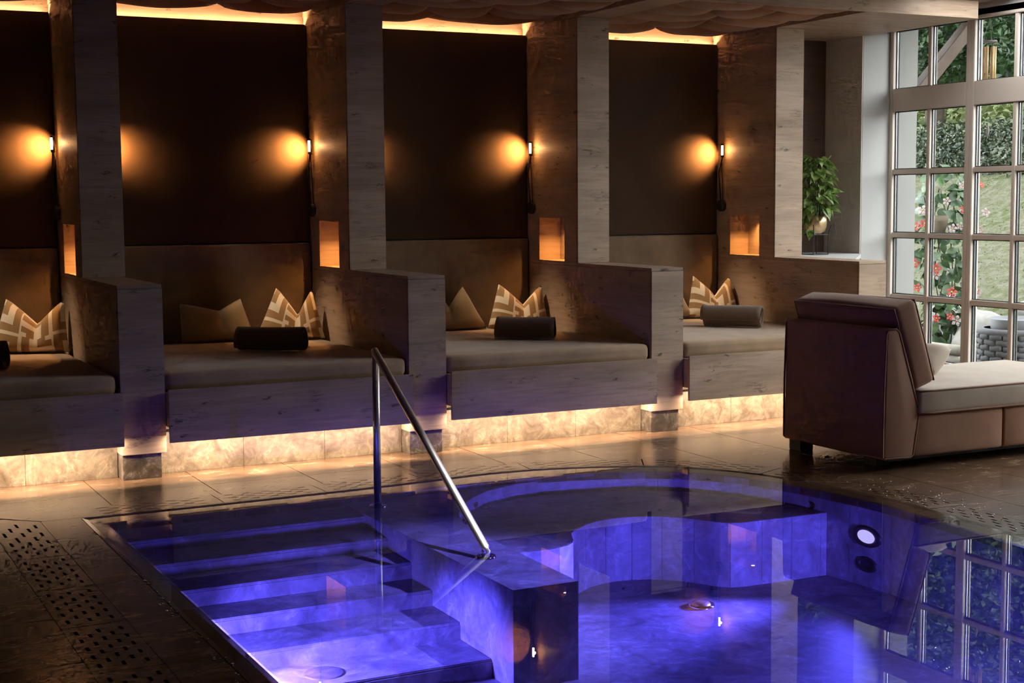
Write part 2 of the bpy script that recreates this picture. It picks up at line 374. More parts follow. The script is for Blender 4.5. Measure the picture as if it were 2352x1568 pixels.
# ------------------------------------------------------------------ pool outline and its surround
def smooth_path(pts, step=0.07):
    P = [Vector((p[0], p[1], 0)) for p in pts]; out = []
    for i in range(len(P) - 1):
        p0 = P[max(i - 1, 0)]; p1 = P[i]; p2 = P[i + 1]; p3 = P[min(i + 2, len(P) - 1)]
        k = max(2, int((p2 - p1).length / step))
        for j in range(k):
            t = j / k
            out.append(0.5 * ((2*p1) + (-p0 + p2)*t + (2*p0 - 5*p1 + 4*p2 - p3)*t*t + (-p0 + 3*p1 - 3*p2 + p3)*t**3))
    out.append(P[-1]); return out
Y0 = 2.6
left_edge = [Vector((1.47, Y0 + (7.43 - Y0) * i / 16, 0)) for i in range(16)]
curve = smooth_path([(1.47, 7.43), (2.2, 7.44), (2.9, 7.465), (3.35, 7.50), (3.74, 7.535), (4.14, 7.49), (4.51, 7.365), (4.76, 7.20), (4.96, 6.93), (5.06, 6.65), (5.13, 6.30), (5.165, 5.85), (5.135, 5.33), (5.10, 4.88), (5.08, 4.0), (5.08, Y0)])
OUT = left_edge + curve; NL = len(left_edge)
def offset_path(path, dist):
    segs = []
    for i in range(len(path) - 1):
        d = (path[i + 1] - path[i]).normalized(); n = Vector((-d.y, d.x, 0)); o = dist(i)
        segs.append((path[i] + n * o, d))
    res = [segs[0][0].copy()]
    for i in range(1, len(path) - 1):
        (a, da), (b, db) = segs[i - 1], segs[i]; cr = da.x * db.y - da.y * db.x
        n0 = Vector((-da.y, da.x, 0)); n1 = Vector((-db.y, db.x, 0))
        if abs(cr) > 0.5:
            t = ((b.x - a.x) * db.y - (b.y - a.y) * db.x) / cr; res.append(a + da * t)
        else:
            n = (n0 + n1).normalized(); res.append(path[i] + n * (dist(i - 1) + dist(i)) / 2)
    d = segs[-1][1]; res.append(path[-1] + Vector((-d.y, d.x, 0)) * dist(len(path) - 2)); return res
def dist_fn(lf, tp, rt):
    def f(i):
        if i < NL: return lf
        x, y = OUT[i].x, OUT[i].y
        if y > 7.3 and x < 4.0: return tp
        k = min(1, max(0, (x - 4.0) / 1.1)); return tp + (rt - tp) * k
    return f
LIP = offset_path(OUT, dist_fn(0.10, 0.175, 0.12))
G1 = offset_path(OUT, dist_fn(0.30, 0.19, 0.13)); G2 = offset_path(OUT, dist_fn(0.55, 0.42, 0.35))

fl = new_empty('floor', (0, 0, 0)); tag(fl, kind='structure')
hole = [Vector((p.x, p.y, 0)) for p in G2]
outer = [Vector((-3, -2.5, 0)), Vector((8.6, -2.5, 0)), Vector((8.6, 10.4, 0)), Vector((-3, 10.4, 0))]
holeloop = hole + [Vector((G2[-1].x, Y0 - 0.3, 0)), Vector((G2[0].x, Y0 - 0.3, 0))]
tri = tessellate_polygon([outer, holeloop]); allp = outer + holeloop
mb = MB(); mb.add([(p.x, p.y, -0.006) for p in allp], tri); mb.build('grout_bed', M_grout, fl)
# stone tiles, cut along the slotted drain
cut = MB().prism([(p.x, p.y) for p in holeloop], -0.5, 0.5).build('cut_tmp', None)
def over(x0, x1, y0, y1):
    def inside(p):
        c = False; j = len(holeloop) - 1
        for i in range(len(holeloop)):
            a, b = holeloop[i], holeloop[j]
            if (a.y > p[1]) != (b.y > p[1]) and p[0] < (b.x - a.x) * (p[1] - a.y) / (b.y - a.y) + a.x: c = not c
            j = i
        return c
    k = [inside((x0 + (x1 - x0) * i / 6, y0 + (y1 - y0) * j / 6)) for i in range(7) for j in range(7)]
    return all(k), any(k)
tx = [-0.81 + 0.596 * i for i in range(-1, 17)]; ty = [2.77, 3.37, 3.97, 4.57, 5.17, 5.77, 6.37, 6.97, 7.57, 8.17, 8.645]
TILES = []
for i in range(len(tx) - 1):
    for j in range(len(ty) - 1):
        x0, x1, y0, y1 = tx[i] + 0.0015, tx[i + 1] - 0.0015, ty[j] + 0.0015, ty[j + 1] - 0.0015
        if x1 > 8.6: x1 = 8.58
        if x0 > 8.5 or (x1 < 0.0 and y1 < 4): continue
        al, an = over(x0, x1, y0, y1)
        if al: continue
        o = MB().box(x0, x1, y0, y1, -0.012, 0.0).build('floor_tile', M_floor, fl, 0.001)
        if an:
            md = o.modifiers.new('b', 'BOOLEAN'); md.object = cut; md.operation = 'DIFFERENCE'; md.solver = 'EXACT'; TILES.append(o)
bpy.context.view_layer.update(); dg = bpy.context.evaluated_depsgraph_get()
for o in TILES:
    me = bpy.data.meshes.new_from_object(o.evaluated_get(dg)); o.modifiers.clear(); o.data = me
    if not me.materials: me.materials.append(M_floor)
bpy.data.objects.remove(cut)
# lip stones (wet, sloping into the water), border stones and slotted drain panels follow the outline
def arc(path):
    s = [0]
    for i in range(1, len(path)): s.append(s[-1] + (path[i] - path[i-1]).length)
    return s
S = arc(OUT)
cuts = [0]; last = 0
for i in range(1, len(OUT)):
    if i == NL or S[i] - last >= 0.58 or i == len(OUT) - 1: cuts.append(i); last = S[i]
def at_path(path, a, b, t):
    f = a + (b - a) * t; i = min(int(f), len(path) - 2); return path[i].lerp(path[i + 1], f - i)
drain = thing('drain_channel', (0.92, Y0, 0), 'slotted brown stone overflow channel running around the pool', 'drain')
for a, b in zip(cuts[:-1], cuts[1:]):
    m = MB(); n = b - a + 1
    vs = []; fs = []
    for i in range(a, b + 1): vs += [(OUT[i].x, OUT[i].y, -0.05), (OUT[i].x, OUT[i].y, -0.013), (LIP[i].x, LIP[i].y, -0.0008), (LIP[i].x, LIP[i].y, -0.03)]
    for k in range(n - 1):
        for q in range(3): fs.append((k*4+q, (k+1)*4+q, (k+1)*4+q+1, k*4+q+1))
    m.add(vs, fs).build('lip_stone', M_wet, fl)
    m = MB(); vs = []; fs = []
    for i in range(a, b + 1):
        tq = OUT[min(i+1, len(OUT)-1)] - OUT[i] if i == a else (OUT[i-1] - OUT[i] if i == b else Vector((0, 0, 0)))
        tq = tq.normalized() * 0.0015 if tq.length else tq; P0 = LIP[i] + (G1[i] - LIP[i]) * 0.02 + tq; P1 = G1[i] + tq
        vs += [(P0.x, P0.y, -0.03), (P0.x, P0.y, -0.0004), (P1.x, P1.y, -0.0004), (P1.x, P1.y, -0.03)]
    for k in range(n - 1):
        for q in range(3): fs.append((k*4+q, (k+1)*4+q, (k+1)*4+q+1, k*4+q+1))
    m.add(vs, fs).build('border_stone', M_floor, fl)
    # slotted panel
    rows, cols = 5, 5; L = S[b] - S[a]
    if L < 0.25: rows = 2
    sw, tw = 0.046 / L, 0.055
    sb = [0.004]; tb = [0.01]
    for r in range(rows):
        c = 0.14 + 0.72 * r / max(1, rows - 1); sb += [c - sw / 2, c + sw / 2]
        if r < rows - 1:
            c2 = c + 0.36 / max(1, rows - 1); sb += [c2 - sw / 2, c2 + sw / 2]
    for c in range(cols):
        t = 0.17 + 0.66 * c / (cols - 1); tb += [t - tw / 2, t + tw / 2]
    sb.append(0.996); tb.append(0.99); sb = sorted(sb)
    def pt(s, t, z):
        p = at_path(G1, a, b, s).lerp(at_path(G2, a, b, s), t); return (p.x, p.y, z)
    m = MB(); ns, ntb = len(sb), len(tb)
    m.add([pt(s, t, 0.0) for s in sb for t in tb] + [pt(s, t, -0.03) for s in sb for t in tb], [])
    hol = lambda i, j: (i % 2 == 1 and j % 2 == 1 and (((i - 1) // 2) % 2 == 0) == (((j - 1) // 2) % 2 == 0))
    for i in range(ns - 1):
        for j in range(ntb - 1):
            q = (i*ntb+j, (i+1)*ntb+j, (i+1)*ntb+j+1, i*ntb+j+1)
            if not hol(i, j): m.f.append(q)
            else:
                o2 = ns * ntb
                for k in range(4):
                    e0, e1 = q[k], q[(k+1) % 4]; m.f.append((e0, e1, e1 + o2, e0 + o2))
    m.build('slotted_slab', M_floor, drain)
m = MB(); n = len(OUT)
m.add([(p.x, p.y, -0.04) for p in G1] + [(p.x, p.y, -0.04) for p in G2], [(i, i+1, i+1+n, i+n) for i in range(n - 1)])
m.add([(p.x, p.y, -0.04) for p in G1] + [(p.x, p.y, -0.002) for p in G1], [(i, i+1, i+1+n, i+n) for i in range(n - 1)])
m.add([(p.x, p.y, -0.04) for p in G2] + [(p.x, p.y, -0.002) for p in G2], [(i, i+1, i+1+n, i+n) for i in range(n - 1)])
m.build('channel_bed', M_darkcav, drain)
sf = MB(); sf.box(-3.1, 8.6, -2.6, 10.6, -0.9, -0.6); sf.box(-3.1, -3.0, -2.6, 10.6, -0.6, -0.02); sf.box(8.5, 8.6, -2.6, 10.6, -0.6, -0.02); sf.box(-3.0, 8.5, -2.6, -2.5, -0.6, -0.02); sf.box(-3.0, 8.5, 10.5, 10.6, -0.6, -0.02)
sf.build('sky_block_floor', M_grout, fl)  # unseen slab and skirts, added to block sky light from below
MB().add([(p.x, p.y, -0.028) for p in LIP] + [(p.x, p.y, -0.028) for p in G1], [(i, i+1, i+1+n, i+n) for i in range(n - 1)]).build('stone_bed', M_darkcav, fl)

# ------------------------------------------------------------------ pool basin
ZFLOOR = -0.47
pool = thing('pool', (1.47, 5.4, ZFLOOR), 'sunken marble whirlpool with steps, ledge and curved bench', 'pool')
loop = [(p.x, p.y) for p in OUT]
MB().prism(loop, ZFLOOR - 0.03, ZFLOOR).build('pool_floor', M_pool, pool)
cutw = [0]; last = 0
for i in range(1, len(OUT)):
    if i == NL or S[i] - last >= 0.29 or i == len(OUT) - 1: cutw.append(i); last = S[i]
for a, b in zip(cutw[:-1], cutw[1:]):
    m = MB(); vs = []; fs = []
    for i in range(a, b + 1):
        d = (OUT[min(i+1, len(OUT)-1)] - OUT[max(i-1, 0)]).normalized(); nn = Vector((-d.y, d.x, 0)) * 0.02
        if i == a or i == b:
            tq = 0.0012 * (1 if i == a else -1); base = OUT[i] + d * tq
        else: base = OUT[i]
        vs += [(base.x, base.y, -0.013), (base.x, base.y, ZFLOOR), (base.x + nn.x, base.y + nn.y, ZFLOOR), (base.x + nn.x, base.y + nn.y, -0.013)]
    for k in range(b - a):
        for q in range(4): fs.append((k*4+q, (k+1)*4+q, (k+1)*4+(q+1) % 4, k*4+(q+1) % 4))
    m.add(vs, fs).build('pool_wall_tile', M_pool, pool)
NOSE = [(7.13, -0.045), (6.83, -0.10), (6.52, -0.156), (6.27, -0.235), (5.96, -0.31), (5.63, -0.39)]
yb = 7.44
for (y, z) in NOSE:
    st = box_obj('step', M_pool, pool, (1.475, 2.735, y, yb, ZFLOOR, z), 0.004)
    box_obj('riser_tile', M_pool, st, (1.475, 2.735, y - 0.006, y - 0.0005, ZFLOOR, z - 0.012), 0.0)
    yb = y - 0.0005
LEDGE = [(2.735, 5.42), (3.05, 5.42), (3.06, 6.0), (3.07, 6.43), (3.10, 6.68), (3.163, 6.90), (3.282, 7.097), (3.42, 7.26), (3.572, 7.387), (3.788, 7.487), (3.95, 7.50), (3.5, 7.50), (2.735, 7.44)]
MB().prism(LEDGE, ZFLOOR, -0.035).build('ledge', M_pool, pool, 0.003)
inner = smooth_path([(3.05, 6.31), (3.235, 6.31), (3.44, 6.315), (3.55, 6.38), (3.60, 6.473), (3.65, 6.57), (3.73, 6.641), (3.858, 6.727), (4.033, 6.765), (4.228, 6.71), (4.371, 6.58), (4.476, 6.40), (4.55, 6.35), (4.645, 6.343), (4.833, 6.335), (5.125, 6.33)], 0.05)
outer_b = [(5.125, 6.33)] + [(p.x - 0.003, p.y - 0.004) for p in reversed(OUT) if p.y > 6.36 and p.x > 3.9]
benchp = [(p.x, p.y) for p in inner] + outer_b[1:] + [(3.8, 7.485), (3.57, 7.38), (3.42, 7.255), (3.28, 7.09), (3.16, 6.9), (3.10, 6.68), (3.07, 6.43)]
MB().prism(benchp, ZFLOOR, -0.12).build('bench', M_pool, pool)
# facing tiles of the bench front, one by one
k = 0
while k < len(inner) - 1:
    e = k; l = 0
    while e < len(inner) - 1 and l < 0.16: l += (inner[e+1] - inner[e]).length; e += 1
    m = MB(); vs = []; fs = []
    for i in range(k, e + 1):
        d = (inner[min(i+1, len(inner)-1)] - inner[max(i-1, 0)]).normalized(); nn = Vector((d.y, -d.x, 0)) * 0.008
        t = d * (0.001 if i == k else (-0.001 if i == e else 0)); p = inner[i] + t
        vs += [(p.x + nn.x, p.y + nn.y, -0.121), (p.x + nn.x, p.y + nn.y, ZFLOOR), (p.x, p.y, ZFLOOR), (p.x, p.y, -0.121)]
    for j in range(e - k):
        for q in range(4): fs.append((j*4+q, (j+1)*4+q, (j+1)*4+(q+1) % 4, j*4+(q+1) % 4))
    m.add(vs, fs).build('bench_tile', M_pool, pool); k = e
def disc(name, parent, c, r, axis, mat1, depth=0.012, hole=0.0, n=24, sq=1.0):
    prof = [(0.0005, depth), (r * 0.9, depth), (r, depth * 0.5), (r, 0)]
    if hole: prof = [(hole, 0), (hole, depth * 0.6), (r * 0.9, depth), (r, depth * 0.4), (r, 0)]
    m = MB().lathe(prof, c, n, axis); m.v = [(v[0], v[1], c[2] + (v[2] - c[2]) * sq) for v in m.v]
    return m.build(name, mat1, parent, smooth=True)
# jets and floor drain
def jet(c, axis, r, label, sgn=1):
    t = thing('pool_jet', c, label, 'pool jet', 'pool jets')
    disc('ring', t, c, r, axis, M_black, 0.012 * sgn, r * 0.62, sq=0.5); disc('nozzle', t, c, r * 0.6, axis, M_black, 0.006 * sgn, sq=0.5)
jet((5.115, 6.45, -0.10), 'x', 0.045, 'small dark jet high in the right pool wall beside the bench', -1)
jet((5.16, 6.03, -0.35), 'x', 0.085, 'large dark round inlet in the pool wall below the lit lamp', -1)
jet((3.47, 7.20, -0.085), 'y', 0.03, 'small chrome jet in the curved wall behind the handrail foot', -1)
dr = thing('pool_drain', (4.17, 6.126, ZFLOOR), 'round chrome drain in the pool floor', 'drain')
disc('ring', dr, (4.17, 6.126, ZFLOOR), 0.068, 'z', M_chrome, 0.015, 0.045); disc('cover', dr, (4.17, 6.126, ZFLOOR), 0.045, 'z', M_steel, 0.02)
fx = thing('step_inlet', (2.02, 5.75, -0.39), 'faint round cover set flush in a pool step', 'inlet'); disc('cover', fx, (2.02, 5.79, -0.39), 0.09, 'z', M_pool_d, 0.004)
# pool lamps
def pool_lamp(c, sgn, label, beams, glow, added_visor=0):
    t = thing('pool_lamp', c, label, 'pool lamp', 'underwater pool lamps')
    disc('ring', t, c, 0.115, 'x', M_black, 0.015 * sgn, 0.07, sq=0.5); disc('lens', t, c, 0.072, 'x', glow, 0.012 * sgn, sq=0.5)
    if added_visor: MB().box(c[0], c[0] + sgn * added_visor, c[1] - 0.16, c[1] + 0.16, c[2] + 0.058, c[2] + 0.064).build('added_visor', M_black, t)  # unseen plate, added to stop beams leaving the water upwards
    for k, (en, dr_, sp_) in enumerate(beams): add_light('SPOT', 'light', t, (c[0] + sgn * 0.03, c[1], c[2]), en, BLUE, 0.04, spot=math.radians(sp_), blend=0.8, direction=dr_)
pool_lamp((5.155, 6.025, -0.197), -1, 'round underwater lamp glowing white-violet in the right pool wall', [(E_POOL_BOWL * 1.5, (-1.0, -0.06, -0.02), 50), (E_POOL_BOWL * 0.12, (-0.85, -0.55, -0.02), 48)], M_poolglow)
pool_lamp((1.475, 5.72, -0.20), 1, 'underwater lamp in the left pool wall beside the steps', [(E_POOL_STEPS * 1.5, (1.0, 0.08, -0.36), 60), (E_POOL_STEPS * 0.45, (0.7, 0.75, -0.28), 66), (E_POOL_STEPS * 0.10, (0.28, 0.96, 0.0), 60)], M_poolglow, 0.095)
added_pool_lamp = thing('pool_lamp', (4.65, Y0 + 0.01, -0.22), 'unseen underwater lamp added in the near pool wall to fill the bowl', 'pool lamp', 'underwater pool lamps')  # unseen lamp, added as blue fill for the bowl
disc('ring', added_pool_lamp, (4.65, Y0 + 0.01, -0.22), 0.115, 'y', M_black, 0.015, 0.07, sq=0.5); disc('lens', added_pool_lamp, (4.65, Y0 + 0.01, -0.22), 0.072, 'y', M_poolglow, 0.012, sq=0.5)
MB().box(4.30, 5.0, Y0 + 0.006, Y0 + 0.54, -0.186, -0.180).build('added_visor', M_black, added_pool_lamp)  # plate out of view, added to cut this lamp's upward light
add_light('SPOT', 'light', added_pool_lamp, (4.65, Y0 + 0.05, -0.22), E_POOL_BOWL * 2.1, BLUE, 0.03, spot=math.radians(50), blend=0.8, direction=(-0.12, 1.0, -0.10))
water_pts = [(p.x, p.y) for p in offset_path(OUT, dist_fn(0.085, 0.165, 0.11))]
tri = tessellate_polygon([[Vector((p.x, p.y, 0)) for p in OUT]])
w = MB().add([(p.x, p.y, -0.0035) for p in OUT], tri).build('pool_water', M_water, None, origin=(3.2, 5, -0.0035)); tag(w, 'still pool water with blue and violet lamp light put into its tint', 'water')
n = len(OUT); MB().add([(p.x, p.y, -0.0035) for p in OUT] + [(p[0], p[1], -0.0035) for p in water_pts], [(i, i+1, i+1+n, i+n) for i in range(n - 1)]).build('overflow_film', M_film, w)
# handrail
hr = thing('handrail', (2.875, 6.6, -0.035), 'slanting brushed steel handrail rising from the pool ledge', 'handrail')
A = Vector((2.862, 7.275, -0.035)); B = Vector((2.862, 7.275, 0.80)); Dn = Vector((2.880, 5.985, 0.012)); E_ = Vector((2.880, 5.985, -0.035))
MB().tube([A, B], 0.020, 14).build('post', M_steel, hr, smooth=True)
dirv = (Dn - B).normalized()
MB().tube([B - dirv * 0.018, B, Dn, Dn + Vector((0, -0.004, -0.012)), E_], 0.020, 14).build('rail', M_steel, hr, smooth=True)
for q in (A, E_): disc('flange', hr, q, 0.05, 'z', M_chrome, 0.012, 0.02)

# ------------------------------------------------------------------ room shell
wl = MB().box(-3.1, -3.0, -2.5, 10.4, 0, 3.2).build('wall_left', M_walnut); tag(wl, kind='structure')
wf = MB().box(-3.1, 8.6, -2.6, -2.5, 0, 3.2).build('wall_front', M_walnut); tag(wf, kind='structure')
wb = MB().box(-3.0, 8.75, YW, YW + 0.2, 0, 3.2).build('wall_back', M_oak); tag(wb, kind='structure')
SKY = (7.6, 8.42, 6.4, 8.35)                             # unseen roof light, added for more daylight on the pillars
cm = MB(); cm.box(-3.1, SKY[0], -2.6, 10.6, 3.09, 3.2); cm.box(SKY[1], 8.75, -2.6, 10.6, 3.09, 3.2); cm.box(SKY[0], SKY[1], -2.6, SKY[2], 3.09, 3.2); cm.box(SKY[0], SKY[1], SKY[3], 10.6, 3.09, 3.2)
cl = cm.build('ceiling', M_roof); tag(cl, kind='structure')
skw = new_empty('window_6', (8.0, 7.4, 3.12)); tag(skw, kind='structure')
for k in range(5): box_obj('glazing_bar', M_frame, skw, (SKY[0], SKY[1], SKY[2] + (SKY[3] - SKY[2]) * k / 4 - 0.02, SKY[2] + (SKY[3] - SKY[2]) * k / 4 + 0.02, 3.12, 3.18), 0)
for k in range(4): box_obj('pane', M_glass, skw, (SKY[0], SKY[1], SKY[2] + (SKY[3] - SKY[2]) * k / 4 + 0.021, SKY[2] + (SKY[3] - SKY[2]) * (k + 1) / 4 - 0.021, 3.15, 3.155), 0)
por2 = add_light('AREA', 'added_roof_portal', None, ((SKY[0] + SKY[1]) / 2, (SKY[2] + SKY[3]) / 2, 3.19), 1.0, (1, 1, 1), SKY[1] - SKY[0], SKY[3] - SKY[2]); por2.data.cycles.is_portal = True
# right wall: pier behind the shelf, thick reveal, glazed bays, then plain wall towards the viewer
wr = MB(); YJ = 9.72
wr.box(XPIER, XWIN + 0.06, YJ, 10.4, 0, 3.09); YE = YJ - 5 * 0.928; wr.box(XWIN, 8.60, -2.5, YE, 0, 3.09); wr.box(XWIN + 0.02, 8.60, YE, YJ, 0, 0.14); wr.box(XWIN, 8.62, YE, YJ, 3.0, 3.09)
o = wr.build('wall_right', M_white); tag(o, kind='structure')
o = MB().box(XWIN + 0.061, 8.74, YJ - 0.05, 10.4, 0, 3.09).build('wall_outer', plain('grey_white_render', (0.22, 0.215, 0.20), 0.9, var=0.04, bump=0.1, bscale=100)); tag(o, kind='structure')
pw = MB().box(XPIER - 0.012, XPIER, YJ + 0.002, 10.4, 1.131, ZS).build('wall_side', M_plaster); tag(pw, kind='structure')
# glazed bays
BAY = 0.928; RAILZ = [0.14, 0.24]
ROWS = [(0.26, 0.742), (0.786, 1.262), (1.304, 1.790), (1.832, 2.312), (2.498, 2.975)]
def window_bay(idx, y1, y0):
    w = new_empty('window_%d' % idx, (XWIN, (y0 + y1) / 2, 0.14)); tag(w, kind='structure')
    x0, x1 = XWIN, XWIN + 0.085
    a, b = y0 + 0.045, y1 - 0.045; mid = (a + b) / 2
    for (p, q) in ((y0, a), (b, y1)): box_obj('stile', M_frame, w, (x0, x1, p, q, 0.14, 3.05), 0.004)
    for (z0, z1, nm) in ((0.14, 0.26, 'bottom_rail'), (2.312, 2.498, 'transom'), (2.975, 3.05, 'top_rail')): box_obj(nm, M_frame, w, (x0, x1, a, b, z0, z1), 0.004)
    for k in range(3):
        box_obj('glazing_bar', M_frame, w, (x0 + 0.01, x1 - 0.01, a, b, ROWS[k][1], ROWS[k+1][0]), 0.004)
    for (z0, z1) in ((0.26, 2.312), (2.498, 2.975)): box_obj('glazing_bar', M_frame, w, (x0 + 0.008, x1 - 0.008, mid - 0.019, mid + 0.019, z0, z1), 0.004)
    for (z0, z1) in ROWS:
        for (p, q) in ((a, mid - 0.019), (mid + 0.019, b)):
            pn = box_obj('pane', M_glass, w, (x0 + 0.046, x0 + 0.050, p + 0.002, q - 0.002, z0 + 0.002, z1 - 0.002), 0)
            g = MB(); t = 0.007
            for xx in (x0 + 0.030, x0 + 0.0545):
                g.box(xx, xx + 0.010, p, p + t, z0, z1); g.box(xx, xx + 0.010, q - t, q, z0, z1); g.box(xx, xx + 0.010, p + t, q - t, z0, z0 + t); g.box(xx, xx + 0.010, p + t, q - t, z1 - t, z1)
            g.build('gasket', M_gasket, pn)
            s = MB(); t = 0.006
            s.box(x0 + 0.0405, x0 + 0.0455, p, p + t, z0, z1); s.box(x0 + 0.0405, x0 + 0.0455, q - t, q, z0, z1)
            s.build('spacer', M_alu, pn)
yy = YJ
for i in range(5):
    if i < 3: window_bay(i + 1, yy, yy - BAY)
    else:
        w = new_empty('window_%d' % (i + 1), (XWIN, yy - BAY / 2, 0.14)); tag(w, kind='structure'); a, b = yy - BAY, yy
        box_obj('stile', M_frame, w, (XWIN, XWIN + 0.085, a, a + 0.045, 0.14, 3.0)); box_obj('stile', M_frame, w, (XWIN, XWIN + 0.085, b - 0.045, b, 0.14, 3.0))
        box_obj('transom', M_frame, w, (XWIN, XWIN + 0.085, a + 0.045, b - 0.045, 2.312, 2.498)); box_obj('bottom_rail', M_frame, w, (XWIN, XWIN + 0.085, a + 0.045, b - 0.045, 0.14, 0.26))
        box_obj('pane', M_glass, w, (XWIN + 0.04, XWIN + 0.046, a + 0.045, b - 0.045, 0.26, 2.312), 0); box_obj('pane', M_glass, w, (XWIN + 0.04, XWIN + 0.046, a + 0.045, b - 0.045, 2.498, 3.0), 0)
    yy -= BAY
por = add_light('AREA', 'daylight_portal', None, (XWIN + 0.13, (YJ + YE) / 2, 1.6), 1.0, (1, 1, 1), 7.4, 2.75)
por.rotation_euler = Vector((-1, 0, 0)).to_track_quat('-Z', 'Z').to_euler(); por.data.cycles.is_portal = True
por.data.size = 2.75; por.data.size_y = YJ - YE; por.rotation_euler = Euler((0, PI / 2, 0))
# unseen downlight, added to brighten the pool ledge
dl = thing('added_downlight', (4.7, 5.2, 3.07), 'unseen ceiling downlight added above the pool to brighten the ledge', 'downlight')
MB().lathe([(0.035, 0.0), (0.05, 0.0), (0.05, 0.02)], (4.7, 5.2, 3.07), 20).build('ring', M_steel, dl)
MB().lathe([(0.0005, 0.0), (0.034, 0.0)], (4.7, 5.2, 3.075), 20).build('lens', M_spotglow, dl)
add_light('SPOT', 'light', dl, (4.7, 5.2, 3.06), 1000.0, (0.92, 0.92, 1.0), 0.03, spot=math.radians(30), blend=0.9, direction=(-1.75, 0.75, -3.09))
# soffits and fascia
FY = 8.45
trims = [(( -3.0, 8.22, FY, FY + 0.02, ZS, 3.06), M_oak)] + [((XC[i] - 0.004, XC[i] + CW + 0.016, FY + 0.02, YW, ZS, 3.05), M_oak_top) for i in range(4)] + [((XC[4] - 0.004, 8.22, FY + 0.02, YW, ZS, 3.06), M_oak_top)]
for i, (b, mt) in enumerate(trims): tag(box_obj('trim_%d' % (i + 1), mt, None, b, 0.0015), kind='structure')

# ceiling pads: puffy suede cushions between the soffits
def pad_obj(quad, zedge, bulge, seed):
    rnd = random.Random(seed); n = 12; vs = []; fs = []
    q = [Vector((p[0], p[1], 0)) for p in quad]
    for j in range(n + 1):
        for i in range(n + 1):
            u, v = i / n, j / n
            p = q[0].lerp(q[1], u).lerp(q[3].lerp(q[2], u), v); U, V = 2*u - 1, 2*v - 1
            h = (max(0, 1 - abs(U) ** 2.6) ** 0.6) * (max(0, 1 - abs(V) ** 2.6) ** 0.6)
            z = zedge - bulge * h - 0.004 * math.sin(5 * U + seed) * math.sin(4 * V + seed * 2) * h
            vs.append((p.x, p.y, z))
    for j in range(n):
        for i in range(n): fs.append((j*(n+1)+i, j*(n+1)+i+1, (j+1)*(n+1)+i+1, (j+1)*(n+1)+i))
    k = len(vs); vs += [(q[a].x, q[a].y, zedge + 0.03) for a in range(4)]
    c = [0, n, (n+1)*(n+1)-1, (n+1)*n]
    edge = [list(range(0, n+1)), [i*(n+1)+n for i in range(n+1)], [(n+1)*(n+1)-1-i for i in range(n+1)], [(n-i)*(n+1) for i in range(n+1)]]
    for e in range(4): fs.append(tuple(edge[e]) + (k + (e+1) % 4, k + e))
    fs.append((k, k+1, k+2, k+3))
    m = MB().add(vs, fs); return m.build('ceiling_pad', M_pad, cl, smooth=True)
for a in range(4):
    rnd = random.Random(30 + a); xl, xr = XC[a] + CW + 0.018, XC[a + 1] - 0.006
    ys = [FY + 0.022, 8.86, 9.24, 9.60, 9.94, 10.27]; prev = None
    for r in range(5):
        nx = 3 if r % 2 else 2
        xs = [xl] + sorted(xl + (xr - xl) * (k + 1) / nx + rnd.uniform(-0.12, 0.12) for k in range(nx - 1)) + [xr]
        sk = [0] + [rnd.uniform(-0.14, 0.14) for _ in range(nx - 1)] + [0]
        for k in range(nx):
            wob0 = 0 if r == 0 else 0.0; y0, y1 = ys[r], ys[r + 1]
            pad_obj([(xs[k], y0), (xs[k+1], y0), (xs[k+1] + sk[k+1], y1), (xs[k] + sk[k], y1)], 2.985 - 0.008 * (r == 4), 0.062 + rnd.uniform(-0.008, 0.012), a * 20 + r * 4 + k)

